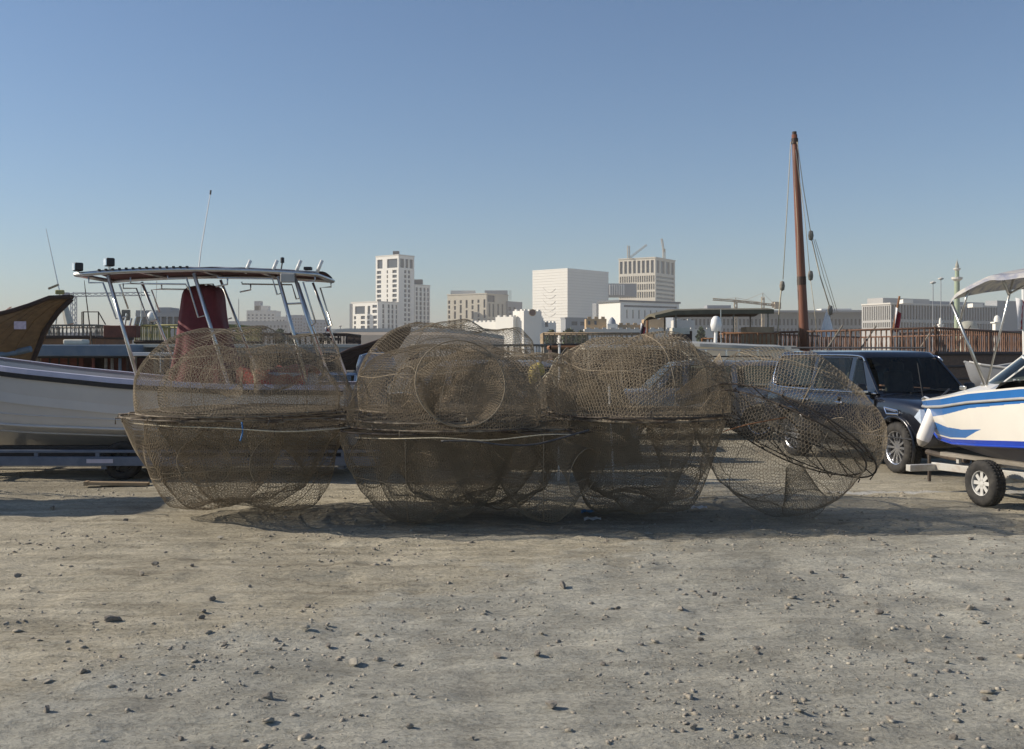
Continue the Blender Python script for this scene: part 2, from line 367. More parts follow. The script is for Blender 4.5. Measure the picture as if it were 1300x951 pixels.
def build_ground():
    xs = np.concatenate([[-3000, -800, -200, -60, -30], np.arange(-14, 14.01, 0.075), [30, 60, 200, 800, 3000]])
    ys = np.concatenate([[-40, -10, 0], np.arange(2.5, 19.01, 0.075), [22, 26, QUAY - 0.02, QUAY, FARQ, FARQ + 0.5, 300, 600, 1200, 3000]])
    zb = np.where((ys >= QUAY) & (ys <= FARQ), BASIN, 0.0)
    XX, YY = np.meshgrid(xs, ys); ZZ = relief(XX, YY) + zb[:, None]
    nx, ny = len(xs), len(ys)
    co = np.stack([XX, YY, ZZ], -1).reshape(-1, 3)
    i = np.arange(nx - 1)[None, :] + np.arange(ny - 1)[:, None] * nx
    q = np.stack([i, i + 1, i + 1 + nx, i + nx], -1).reshape(-1, 4)
    me = bpy.data.meshes.new('ground'); me.vertices.add(len(co)); me.vertices.foreach_set('co', co.ravel())
    me.loops.add(q.size); me.loops.foreach_set('vertex_index', q.ravel().astype(np.int32))
    me.polygons.add(len(q)); me.polygons.foreach_set('loop_start', (np.arange(len(q)) * 4).astype(np.int32))
    me.update(calc_edges=True); me.materials.append(M['ground'])
    me.polygons.foreach_set('use_smooth', [True] * len(q))
    o = bpy.data.objects.new('ground', me); COL.objects.link(o); tag(o, kind='structure')
build_ground()
w = MB().add([(-3000, QUAY + 0.01, -1.7), (3000, QUAY + 0.01, -1.7), (3000, FARQ - 0.01, -1.7), (-3000, FARQ - 0.01, -1.7)], [(0, 1, 2, 3)]).build('water', M['water'])
tag(w, kind='structure')

# ------------------------------------------------------------------ wire fish traps
def hex_edges(Lr, a):
    w3 = math.sqrt(3) * a; n = int(Lr / a) + 4
    n1, n2 = np.meshgrid(np.arange(-n, n + 1), np.arange(-n, n + 1), indexing='ij')
    A = lambda i, j: np.stack([i * w3 + j * w3 / 2, j * 1.5 * a], -1).astype(float)
    Bv = lambda i, j: A(i, j) + np.array([0, a])
    a0 = A(n1, n2).reshape(-1, 2)
    es = [(a0, Bv(n1 + p, n2 + q).reshape(-1, 2)) for p, q in ((0, 0), (1, -1), (0, -1))]
    p0 = np.concatenate([e[0] for e in es]); p1 = np.concatenate([e[1] for e in es])
    k = (np.hypot(*p0.T) < Lr) & (np.hypot(*p1.T) < Lr)
    return p0[k], p1[k]
def wires_mesh(name, p0, p1, r, material):
    """every wire is a three-sided rod"""
    d = p1 - p0; ln = np.linalg.norm(d, axis=1); k = ln > 1e-5; p0, p1, d, ln = p0[k], p1[k], d[k], ln[k]
    t = d / ln[:, None]; ref = np.where(np.abs(t[:, 2:3]) < 0.8, np.array([[0, 0, 1.0]]), np.array([[1.0, 0, 0]]))
    x = np.cross(t, ref); x /= np.linalg.norm(x, axis=1)[:, None]; y = np.cross(t, x)
    n = len(p0); co = np.zeros((n, 6, 3))
    for j in range(3):
        q = 2 * math.pi * j / 3; off = (x * math.cos(q) + y * math.sin(q)) * r
        co[:, j] = p0 + off; co[:, 3 + j] = p1 + off
    b = (np.arange(n) * 6)[:, None]
    q = np.stack([b + np.array([[j, (j + 1) % 3, 3 + (j + 1) % 3, 3 + j]]) for j in range(3)], 1).reshape(-1, 4)
    me = bpy.data.meshes.new(name); me.vertices.add(n * 6); me.vertices.foreach_set('co', co.ravel())
    me.loops.add(q.size); me.loops.foreach_set('vertex_index', q.ravel().astype(np.int32))
    me.polygons.add(len(q)); me.polygons.foreach_set('loop_start', (np.arange(len(q)) * 4).astype(np.int32))
    me.update(calc_edges=True); me.materials.append(material); return me

TUB = [(0, 1.0), (0.28, 1.0), (0.50, 0.99), (0.60, 0.955), (0.66, 0.86), (0.72, 0.72), (0.82, 0.43), (0.92, 0.17), (1.0, 0.0)]
def trap_shape(Rb, H, nexp, seed):
    if nexp == 'tub':                                  # flat-bottomed when it stands upside down
        pr = crom([(a * Rb, 0, b * H) for a, b in TUB], 24); rr = np.array([p.x for p in pr]); zz = np.array([p.z for p in pr])
    else:
        q = np.linspace(0, math.pi / 2, 200)
        rr = Rb * np.sin(q) ** (2 / nexp); zz = H * np.cos(q) ** (2 / nexp)
    s = np.concatenate([[0], np.cumsum(np.hypot(np.diff(rr), np.diff(zz)))])
    def f(rho, th):
        r = np.interp(rho, s, rr); z = np.interp(rho, s, zz)
        wob = 1 + 0.035 * np.sin(2 * th + seed) + 0.025 * np.sin(3 * th + 2.1 * seed) + 0.03 * np.sin(5 * th + seed * 1.7) * (z / H)
        k = np.clip(z / H * 2.5, 0, 1)                       # dents and sags grow away from the stiff base ring
        nz = ((vnoise(np.cos(th) * r * 1.9 + seed * 3.3 + 20, np.sin(th) * r * 1.9 + z * 1.7 + 20) - 0.5) * 0.20 + (vnoise(np.cos(th) * r * 5.2 + seed + 60, np.sin(th) * r * 5.2 + z * 5 + 60) - 0.5) * 0.05) * k
        z2 = z * (1 + 0.07 * np.sin(th * 2 + seed * 2) * np.clip(r / Rb, 0, 1)) + nz * (z / H)
        return np.stack([np.cos(th) * r * wob * (1 + nz), np.sin(th) * r * wob * (1 + nz), z2], -1)
    return f, s[-1]
def make_trap(name, label, group, Rb, H, nexp, seed, cell, wire, netmat, rodmat, fun=-1.57, funr=0.36, funlen=0.55, rods=9):
    """round bell-shaped wire trap: base ring and rods, ribs, side entrance hoop with a net funnel; the dome points up, base at z = 0"""
    t = thing(name, label, 'fish trap', group=group)
    f, Lr = trap_shape(Rb, H, nexp, seed)
    a = cell / math.sqrt(3)
    p0, p1 = hex_edges(Lr, a)
    toP = lambda p: f(np.hypot(p[:, 0], p[:, 1]), np.arctan2(p[:, 1], p[:, 0]))
    q0, q1 = toP(p0), toP(p1)
    hc = f(np.array([Lr * 0.70]), np.array([fun]))[0]                          # centre of the entrance
    keep = (np.linalg.norm(q0 - hc, axis=1) > funr) & (np.linalg.norm(q1 - hc, axis=1) > funr)
    q0, q1 = q0[keep], q1[keep]
    # flat net closing the base
    b0, b1 = hex_edges(Rb * 0.985, a * 1.25)
    def flat(p):
        r = np.hypot(p[:, 0], p[:, 1]); th = np.arctan2(p[:, 1], p[:, 0])
        wob = 1 + 0.035 * np.sin(2 * th + seed) + 0.025 * np.sin(3 * th + 2.1 * seed)
        return np.stack([p[:, 0] * wob, p[:, 1] * wob, 0.012 + 0.03 * (vnoise(p[:, 0] * 3 + 30, p[:, 1] * 3 + 30) - 0.5) * (1 - r / Rb)], -1)
    q0 = np.concatenate([q0, flat(b0)]); q1 = np.concatenate([q1, flat(b1)])
    me = wires_mesh('netting', q0, q1, wire, netmat)
    o = bpy.data.objects.new('netting', me); COL.objects.link(o); o.parent = t; o['kind'] = 'stuff'
    # hoops, ribs
    ring = lambda rho, n=48: [Vector(v) for v in f(np.full(n + 1, rho), np.linspace(0, 2 * math.pi, n + 1))]
    MB().tube(ring(Lr), 0.011, 6, cap=False).build('base_hoop', rodmat, t, smooth=True)
    MB().tube(ring(Lr * 0.62), 0.0042, 5, cap=False).build('side_hoop', netmat, t, smooth=True)
    for k in range(2):
        th = seed + k * math.pi / 2.3
        l1 = [Vector(v) for v in f(np.linspace(Lr, 0, 14), np.full(14, th))]; l2 = [Vector(v) for v in f(np.linspace(0, Lr, 14), np.full(14, th + math.pi))]
        MB().tube(l1 + l2[1:], 0.0045, 5).build('rib', netmat, t, smooth=True)
    # base rods with bent ends, and two cross rods
    rnd = random.Random(int(seed * 100))
    ang = rnd.uniform(-0.15, 0.15)
    for k in range(rods):
        y = Rb * (-0.92 + 1.84 * k / (rods - 1)); hl = math.sqrt(max(0.02, Rb * Rb - y * y)) * 1.03
        cross = k % 4 == 3
        c, s_ = math.cos(ang + (1.57 if cross else 0) + rnd.uniform(-.05, .05)), math.sin(ang + (1.57 if cross else 0))
        tf = lambda x, yy, z: (x * c - yy * s_, x * s_ + yy * c, z)
        z0 = rnd.uniform(-0.02, 0.02); hk = rnd.choice((0.07, -0.06, 0.05))
        pts = [tf(-hl, y, z0 + hk), tf(-hl, y, z0), tf(-hl * 0.4, y + rnd.uniform(-.03, .03), z0 - 0.012), tf(hl * 0.3, y, z0 + 0.008), tf(hl, y + rnd.uniform(-.03, .03), z0)]
        if rnd.random() < 0.6: pts.append(tf(hl, y, z0 - hk))
        MB().tube(pts, 0.0085, 6).build('base_rod', rodmat, t, smooth=True)
    # entrance: hoop and inward funnel of net
    nrm = Vector((math.cos(fun), math.sin(fun), 0.35)).normalized(); e1 = nrm.cross(Vector((0, 0, 1))).normalized(); e2 = nrm.cross(e1)
    hcv = Vector(hc)
    hp = [hcv + (e1 * math.cos(2 * math.pi * j / 32) + e2 * math.sin(2 * math.pi * j / 32)) * funr for j in range(33)]
    MB().tube(hp, 0.007 if funr >= 0.5 else 0.0055, 6, cap=False).build('entrance_hoop', netmat, t, smooth=True)
    nu = int(2 * math.pi * funr / (cell * 0.75)); nv = int(funlen / (cell * 0.65)); ev = []
    def fp(i, j):
        v = j / nv; q = 2 * math.pi * (i + 0.5 * (j % 2)) / nu; r = funr * (1 - 0.62 * v ** 0.8)
        return hcv + (e1 * math.cos(q) + e2 * math.sin(q)) * r - nrm * funlen * v + Vector((0, 0, -0.10 * v))
    for j in range(nv):
        for i in range(nu):
            ev.append((fp(i, j), fp(i if j % 2 == 0 else i + 1, j + 1))); ev.append((fp(i, j), fp(i - 1 if j % 2 == 0 else i, j + 1)))
    me = wires_mesh('entrance_funnel', np.array([e[0] for e in ev]), np.array([e[1] for e in ev]), wire, netmat)
    o = bpy.data.objects.new('entrance_funnel', me); COL.objects.link(o); o.parent = t; o['kind'] = 'stuff'
    return t
def place_trap(t, px, D, zrim, inv, yaw=0.0, tilt=0.0, scale=1.0, roll=0.0, rest=None, zs=1.0):
    """tilt turns about the view axis; rest: shift vertically until the lowest point lies at that height"""
    m = Matrix.Rotation(tilt, 3, 'Y') @ Matrix.Rotation(roll, 3, 'X') @ Matrix.Rotation(yaw, 3, 'Z') @ (Matrix.Rotation(math.pi, 3, 'X') if inv else Matrix.Identity(3))
    t.rotation_euler = m.to_euler(); t.scale = (scale, scale, scale * zs)
    z = zrim
    if rest is not None:
        net = [c for c in t.children if c.name.startswith('netting')][0]
        co = np.empty(len(net.data.vertices) * 3); net.data.vertices.foreach_get('co', co); co = co.reshape(-1, 3) * np.array([scale, scale, scale * zs])
        z = rest - (co @ np.array(m).T)[:, 2].min()
    t.location = (GX(px, D), D, z); return z
def clone_trap(src, label, group):
    c = copy_tree(src); c['label'] = label; c['group'] = group; return c

GT = 'round wire fish traps stacked in a row'
NW, ND, RR, RD = M['net_wire'], M['net_wire_dark'], M['rod_rust'], M['rod_dark']
CELL, WIRE = 0.046, 0.0024
tA = make_trap('fish_trap', 'wide upturned wire fish trap under the stack beside the boat with red cover', GT, 1.33, 1.06, 'tub', 0.7, CELL, WIRE, NW, RR, fun=1.2, funr=0.34)
tB = make_trap('fish_trap', 'wire fish trap with a large round entrance hoop on top of the middle stack', GT, 1.12, 0.97, 2.5, 2.3, CELL, WIRE, ND, RR, fun=-1.35, funr=0.50, funlen=0.7)
tC = make_trap('fish_trap', 'leaning wire fish trap with open base rods in front of the black car', GT, 1.06, 0.98, 2.3, 4.1, CELL * 1.15, WIRE, NW, RD, fun=0.3, funr=0.3, rods=7)
tE = make_trap('fish_trap', 'small upturned wire fish trap with side loops under the middle stack', GT, 0.84, 1.06, 2.2, 5.2, CELL, WIRE, ND, RD, fun=-1.9, funr=0.30, rods=6)
tF = make_trap('fish_trap', 'broad wire fish trap with its dome up, on top beside the boat with red cover', GT, 1.30, 1.06, 2.8, 3.3, CELL, WIRE, NW, RR, fun=-0.7, funr=0.34)
# left stack
zA = place_trap(tA, 306, 12.75, 0, True, 0.3, rest=0.015, scale=1.03, zs=0.97)
a2 = clone_trap(tA, 'wire fish trap nested inside the wide upturned trap beside the boat with red cover', GT); place_trap(a2, 322, 12.66, 0, True, 1.9, scale=0.84, rest=0.10)
a3 = clone_trap(tE, 'narrow wire fish trap nested deepest in the stack beside the boat with red cover', GT); place_trap(a3, 276, 12.5, 0, True, 2.9, scale=0.98, rest=0.12)
place_trap(tF, 312, 12.72, zA + 0.045, False, 2.2, zs=0.90)
a5 = clone_trap(tF, 'smaller wire fish trap under the broad dome beside the boat with red cover', GT); place_trap(a5, 322, 12.62, zA + 0.07, False, 2.9, scale=0.82, zs=0.84)
# middle stack
zB = place_trap(tE, 522, 12.2, 0, True, 0.5, scale=0.95, rest=0.01, zs=1.02)
b7 = clone_trap(tA, 'upturned wire fish trap below the hooped trap of the middle stack', GT); place_trap(b7, 562, 12.45, 0, True, 4.4, scale=0.78, rest=0.01, zs=1.26)
b2 = clone_trap(tE, 'small upturned wire fish trap under the middle stack, on the silver car side', GT); place_trap(b2, 690, 12.25, 0, True, 3.6, scale=0.78, rest=0.01, zs=1.24)
b8 = clone_trap(tA, 'upturned wire fish trap at the silver car end of the middle stack', GT); place_trap(b8, 640, 12.9, 0, True, 1.4, scale=0.66, rest=0.01, zs=1.46)
b6 = clone_trap(tA, 'wide upturned wire fish trap in the back of the middle stack', GT); place_trap(b6, 592, 13.4, 0, True, 2.0, scale=0.95, rest=0.01, zs=0.98)
place_trap(tB, 566, 12.4, zB + 0.04, False, 0.0, scale=0.98)
b3 = clone_trap(tF, 'wire fish trap half hidden behind the hooped trap of the middle stack', GT); place_trap(b3, 640, 12.8, zB + 0.02, False, 1.1, scale=0.86, zs=0.98)
b9 = clone_trap(tC, 'rumpled wire fish trap inside the hooped trap of the middle stack', GT); place_trap(b9, 588, 12.5, zB + 0.06, False, 3.5, scale=0.84, zs=0.98)
b4 = clone_trap(tA, 'wide wire fish trap standing on the ground behind the middle stack', GT); place_trap(b4, 576, 15.2, 0, True, 2.4, scale=0.93, rest=0.01)
b5 = clone_trap(tF, 'wire fish trap topping the hidden stack behind the middle one', GT); place_trap(b5, 574, 15.1, b4.location.z + 0.04, False, 2.0, scale=1.05, zs=1.06)
# stack in front of the silver car
c1 = clone_trap(tA, 'upturned dense wire fish trap in the stack before the silver car', GT); zC = place_trap(c1, 808, 12.55, 0, True, 2.6, scale=0.80, rest=0.01, zs=1.24)
c2 = clone_trap(tA, 'small wire fish trap nested inside the upturned trap before the silver car', GT); place_trap(c2, 800, 12.5, 0, True, 5.0, scale=0.66, rest=0.09, zs=1.38)
c3 = clone_trap(tC, 'broad domed wire fish trap on top of the stack before the silver car', GT); place_trap(c3, 815, 12.5, zC + 0.045, False, 2.6, scale=1.0, zs=0.95)
c4 = clone_trap(tE, 'small domed wire fish trap held inside the broad one before the silver car', GT); place_trap(c4, 838, 12.45, zC + 0.06, False, 2.2, scale=0.95, zs=0.82)
c6 = clone_trap(tF, 'wire fish trap propped behind the stack before the silver car', GT); place_trap(c6, 815, 13.6, zC + 0.01, False, 0.5, scale=0.86, zs=0.98)
c5 = clone_trap(tA, 'low wire fish trap lying in the dirt behind the stack before the silver car', GT); place_trap(c5, 806, 13.7, 0, True, 0.2, scale=0.84, rest=0.01, zs=1.18)
# leaning pair in front of the black car
TL = R_(31)
d2 = clone_trap(tC, 'upturned wire fish trap under the leaning one in front of the black car', GT); zD = place_trap(d2, 996, 12.35, 0, True, 0.9, tilt=TL, scale=0.90, rest=0.01, roll=R_(-14))
place_trap(tC, 1000, 12.3, zD + 0.05, False, 0.35, tilt=TL, scale=0.98, roll=R_(-14), zs=0.86)

# ------------------------------------------------------------------ wheels
def make_wheel(parent, loc, r, wdt, rim_mat, spokes=6, side=-1, rimr=0.62, name='wheel', rot=(0, 0, 0)):
    """axle along local y; side = -1 shows its face towards -y"""
    wh = bpy.data.objects.new(name, None); COL.objects.link(wh); wh.parent = parent; wh.location = loc; wh.rotation_euler = rot
    h = wdt / 2; ri = r * rimr
    prof = [(ri, -h * 0.86), (ri + 0.015, -h), (r * 0.86, -h * 1.02), (r * 0.955, -h * 0.86), (r, -h * 0.62), (r * 1.002, 0), (r, h * 0.62), (r * 0.955, h * 0.86), (r * 0.86, h * 1.02), (ri + 0.015, h), (ri, h * 0.86)]
    t = MB().lathe(prof, 40, axis='y')
    for k in range(40):                                   # tread blocks
        q = 2 * math.pi * (k + 0.5) / 40
        for yy in (-h * 0.55, 0.0, h * 0.55):
            t.box((math.cos(q) * r * 1.0, yy, math.sin(q) * r * 1.0), (0.004, h * 0.40, r * 0.11), Matrix.Rotation(-q, 3, 'Y'))
    t.build('tyre', M['tyre'], wh, smooth=True)
    m = MB(); s = side
    m.lathe([(ri, s * h * 0.86), (ri * 0.95, s * h * 0.80), (ri * 0.90, s * h * 0.30), (ri * 0.90, -s * h * 0.8)], 32, axis='y')
    m.lathe([(0.001, s * h * 0.62), (ri * 0.20, s * h * 0.60), (ri * 0.24, s * h * 0.45), (ri * 0.24, s * h * 0.1)], 20, axis='y')
    for k in range(spokes):
        q = 2 * math.pi * k / spokes
        rot_ = Matrix.Rotation(-q, 3, 'Y')
        for dq in (-0.09, 0.09) if spokes <= 7 else (0,):
            rr = Matrix.Rotation(-(q + dq), 3, 'Y')
            m.box(rr @ Vector((ri * 0.56, s * h * 0.52, 0)), (ri * 0.78, h * 0.16, ri * (0.30 if spokes == 8 else 0.13)), rr)
    m.build('rim', rim_mat, wh)
    MB().lathe([(0.001, s * h * 0.12), (ri * 0.88, s * h * 0.12)], 24, axis='y').build('brake_disc', M['black_part'], wh)
    return wh

# ------------------------------------------------------------------ hull surfaces
def hull_pts(st, x, nb=5, ns=12, flare=0.10):
    """half section (y >= 0) from keel to sheer at station x; st: rows (x, sheer_b, sheer_z, chine_b, chine_z, keel_z)"""
    st = np.array(st); g = lambda k: float(np.interp(x, st[:, 0], st[:, k]))
    sb, sz, cb, cz, kz = (g(k) for k in range(1, 6)); out = []
    for j in range(nb): t = j / nb; out.append((cb * t, kz + (cz - kz) * t ** 1.1))
    for j in range(ns + 1):
        t = j / ns; out.append((cb + (sb - cb) * (t + flare * math.sin(math.pi * t) * (1 if sb > cb else 0)), cz + (sz - cz) * t))
    return out

# ------------------------------------------------------------------ white open boat with T-top on its trailer
YC = 17.15
def build_skiff():
    org = Vector((-6.5, YC, 0.0))
    t = thing('open_boat', 'white open fishing boat with a steel T-top and red covered console', 'boat', org)
    x0, x1 = -10.9, -2.55
    # x measured from the bow
    st = [(0, 0.03, 2.16, 0.02, 1.55, 1.50), (0.5, 0.34, 2.08, 0.14, 1.25, 1.02), (1.2, 0.68, 1.97, 0.38, 1.05, 0.72), (2.2, 0.95, 1.82, 0.66, 0.90, 0.46), (3.4, 1.07, 1.66, 0.84, 0.82, 0.38),
          (5.0, 1.12, 1.50, 0.93, 0.77, 0.34), (6.5, 1.12, 1.42, 0.95, 0.76, 0.34), (8.35, 1.08, 1.40, 0.93, 0.76, 0.34)]
    xs = list(np.linspace(0, 2, 14)) + list(np.linspace(2.3, 8.35, 20))
    hull = MB()
    for s in (-1, 1):
        rows = [[(x0 + x, YC + s * y, z) for y, z in hull_pts(st, x, 4, 10, 0.12)] for x in xs]
        hull.grid(rows)
    last = hull_pts(st, 8.35, 4, 10, 0.12)
    poly = [(x1, YC - y, z) for y, z in last] + [(x1, YC + y, z) for y, z in reversed(last)]
    hull.add(poly, [tuple(range(len(poly)))])
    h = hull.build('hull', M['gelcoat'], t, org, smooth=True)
    inner = MB()
    for s in (-1, 1):
        inner.grid([[(x0 + x, YC + s * (hull_pts(st, x, 4, 10)[-1][0] - 0.05) * k, hull_pts(st, x, 4, 10)[-1][1] - dz) for k, dz in ((1, 0.02), (0.97, 0.5), (0.0, 0.52))] for x in xs[3:]])
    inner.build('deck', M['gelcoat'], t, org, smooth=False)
    for s in (-1, 1):
        sh = lambda dz, dy: [(x0 + x, YC + s * (hull_pts(st, x, 4, 10)[-1][0] + dy), hull_pts(st, x, 4, 10)[-1][1] + dz) for x in xs]
        g = MB(); a = sh(0.045, 0.012); b = sh(-0.03, 0.02); c = sh(0.045, -0.15)
        g.grid([a, b]); g.grid([c, a]); g.build('gunwale', M['rail_lavender'], t, org, smooth=False)
        g = MB(); a = sh(-0.034, 0.026); b = sh(-0.105, 0.020); g.grid([a, b]); g.grid([sh(-0.034, 0.0), a]); g.build('rub_rail', M['rub_black'], t, org)
        for dz, rr in ((0.015, 0.022), (0.11, 0.012), (-0.10, 0.018)):
            ln = []
            for x in xs[4:]:
                hp = hull_pts(st, x, 4, 10)
                q = hp[4] if dz <= 0.02 else hp[6]
                if dz < 0: q = hp[3]
                ln.append((x0 + x, YC + s * (q[0] + 0.004), q[1]))
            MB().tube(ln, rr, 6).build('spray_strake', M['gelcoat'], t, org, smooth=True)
    # red covered console: one draped cloth over console and leaning post
    sec = [(0.92, 247, 52, 0.55), (1.05, 262, 90, 0.62), (1.45, 266, 88, 0.60), (1.75, 264, 78, 0.55), (2.05, 260, 66, 0.46), (2.40, 257, 55, 0.38), (2.70, 257, 50, 0.35), (2.88, 257, 48, 0.34), (2.97, 258, 42, 0.28), (3.01, 260, 26, 0.18), (3.02, 260, 6, 0.04)]
    rows = []
    for i, (z, pxc, pw, dep) in enumerate(sec[1:]):
        row = []
        for j in range(44):
            q = 2 * math.pi * j / 44; c, s_ = math.cos(q), math.sin(q)
            e = 0.55
            cx_ = math.copysign(abs(c) ** e, c); sy = math.copysign(abs(s_) ** e, s_)
            fold = 1 + (0.09 * math.sin(q * 5 + i * 0.9) + 0.07 * math.sin(q * 9 - i * 0.8)) * (0.35 + 0.65 * max(0, (2.6 - z)) / 1.6) * (1 if z < 2.9 else 0.2)
            row.append((GX(pxc, 17.1) + cx_ * pw / 2 / 79 * fold, YC + sy * dep * fold, z + 0.02 * math.sin(q * 4 + i)))
        rows.append(row)
    MB().grid(rows, wrap=True).build('console_cover', M['red_cover'], t, org, smooth=True, subsurf=1)
    # red cloth and fuel tank aft in the boat
    rows = [[(GX(312 + 88 * i / 9, 17.0), YC - 0.75 + 1.5 * j / 7, 1.70 + 0.16 * math.sin(j * 0.9 + i * 0.7) * (0.4) - 0.10 * abs(j - 3.5) / 3.5 * (1 if i % 3 else 0.4)) for j in range(8)] for i in range(10)]
    rows = [[(p[0], r[0][1] - 0.02, 1.38) for p in (r[0],)] + r for r in rows]
    MB().grid(rows).build('seat_cloth', M['red_cloth'], t, org, smooth=True)
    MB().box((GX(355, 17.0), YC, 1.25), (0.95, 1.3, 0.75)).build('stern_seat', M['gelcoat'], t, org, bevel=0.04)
    # T-top
    zt = 3.13; xa, xb = GX(97, 16.25), -2.98; yn, yf = 16.22, 17.7
    zc = lambda x: zt + 0.075 * (1 - ((x - (xa + xb) / 2) / ((xb - xa) / 2)) ** 2)
    fr = MB(); n = 16
    near = [(xa + (xb - xa) * i / n, yn, zc(xa + (xb - xa) * i / n)) for i in range(n + 1)]
    far = [(p[0], yf, p[2]) for p in near]
    fr.tube(near, 0.034, 8); fr.tube(far, 0.034, 8)
    for i in (0, n): fr.tube([near[i], far[i]], 0.034, 8)
    fr.build('roof_frame', M['stainless'], t, org, smooth=True)
    for i in (4, 8, 12): MB().tube([near[i], far[i]], 0.022, 8).build('roof_bow', M['stainless'], t, org, smooth=True)
    rows = []
    for i in range(n + 1):
        x = near[i][0]; rows.append([(x, yn + (yf - yn) * j / 8, zc(x) + 0.025 + 0.05 * math.sin(math.pi * j / 8) - (0.012 * math.sin(i * 1.4) ** 2)) for j in range(9)])
    c = MB().grid(rows)
    c.build('roof_canvas', M['canvas_maroon'], t, org, smooth=True)
    rows2 = [[(p[0], p[1], p[2] + 0.022) for p in r] for r in rows]
    c = MB().grid(rows2); c.build('roof_top_sheet', M['canvas_top'], t, org, smooth=True)
    for i in range(14):                                            # lacing knots along the edge
        x = xa + (xb - xa) * (0.10 + 0.028 * i); MB().box((x, yn - 0.02, zc(x) + 0.045), (0.035, 0.03, 0.025)).build('lacing', M['rub_black'], t, org)
    posts = [((137, 350), (178, 492), 0.030), ((246, 347), (292, 494), 0.030), ((353, 351), (392, 494), 0.029), ((374, 351), (412, 478), 0.026)]
    for (a, b, r) in posts:
        pa, pb = P(*a, yn), P(*b, YC - 1.06)
        MB().tube([pa, pb], r, 8).build('post', M['stainless'], t, org, smooth=True)
        pa2 = Vector((pa.x, yf, pa.z)); pb2 = Vector((pb.x, YC + 1.02, pb.z)); MB().tube([pa2, pb2], r * 0.85, 8).build('post', M['stainless'], t, org, smooth=True)
    for py in (386, 424): MB().tube([P(353 + (py - 351) * 0.275, py, 16.2), P(374 + (py - 351) * 0.275, py - 1, 16.2)], 0.017, 6).build('ladder_rung', M['stainless'], t, org)
    for y_, k in ((yn - 0.01, 1.0), (yf - 0.05, 0.93)):
        for pl in ([(113, 352), (113, 359), (131, 359), (148, 405), (160, 402)], [(166, 352), (166, 360), (152, 361), (163, 392)], [(166, 360), (236, 361), (240, 368)],
                   [(213, 350), (214, 354), (237, 353), (252, 403), (263, 400)], [(277, 350), (277, 353), (346, 354), (352, 374), (358, 372)], [(289, 353), (289, 361), (274, 364)], [(400, 351), (400, 357), (385, 358), (401, 410), (396, 413)]):
            pts = [P(a, b, yn) for a, b in pl]; pts = [Vector((p.x, y_, p.z)) for p in pts]
            MB().tube(pts, 0.014, 6).build('grab_rail', M['stainless'], t, org, smooth=True)
    for px in (313, 347, 377, 404):
        a = P(px - 2, 347, 16.25); MB().tube([a, a + Vector((0.085, 0, 0.20))], 0.027, 10).build('rod_holder', M['white_plastic'], t, org, smooth=True)
    for px, py in ((139, 333), (99, 339)):
        c_ = P(px, py, 16.25); l = MB().box(c_, (0.13, 0.13, 0.13), Matrix.Rotation(R_(40), 3, 'Z')).build('spotlight', M['rub_black'], t, org, bevel=0.02)
        MB().box(c_ + Matrix.Rotation(R_(40), 3, 'Z') @ Vector((-0.069, 0.0, 0.0)), (0.012, 0.105, 0.105), Matrix.Rotation(R_(40), 3, 'Z')).build('lens', M['lamp_glass'], l, org)
        MB().tube([c_ - Vector((0, 0, 0.065)), c_ - Vector((0, 0, 0.12))], 0.02, 6).build('lamp_foot', M['stainless'], t, org)
    MB().tube([P(252, 345, 17.0), P(255, 318, 17.0), P(267, 246, 17.0)], [0.014, 0.009, 0.006], 6).build('antenna', M['white_plastic'], t, org)
    MB().tube([P(267, 247, 17.0), P(267.6, 241.5, 17.0)], 0.014, 6).build('antenna_tip', M['rub_black'], t, org)
    a = P(356, 347, 16.4); MB().tube([a, a + Vector((0.03, 0, 0.17))], 0.012, 6).lathe([(0.001, 0.16), (0.03, 0.16), (0.03, 0.24), (0.001, 0.25)], 10, c=a + Vector((0.03, 0, 0))).build('navigation_light', M['rub_black'], t, org)
    b = P(365, 353, 16.17); MB().box(b, (0.22, 0.05, 0.14)).build('speaker_box', M['rub_grey'], t, org, bevel=0.015)
    MB().box(P(391, 341, 16.5), (0.12, 0.12, 0.05)).build('horn', M['rub_black'], t, org, bevel=0.01)
    # outboard motor cowl at the stern
    om = MB(); rows = []
    for z, w_, d_ in ((0.75, 0.10, 0.13), (1.05, 0.12, 0.16), (1.40, 0.14, 0.19), (1.48, 0.24, 0.30), (1.72, 0.26, 0.33), (1.90, 0.22, 0.27), (1.95, 0.08, 0.1)):
        rows.append([(x1 + 0.36 + d_ * math.cos(q), YC + w_ * math.sin(q), z) for q in np.linspace(0, 2 * math.pi, 20, endpoint=False)])
    om.grid(rows, wrap=True).box((x1 + 0.10, YC, 1.2), (0.22, 0.3, 0.3)); om.build('outboard_motor', M['grey_paint'], t, org, smooth=True)
    return t
skiff = build_skiff()

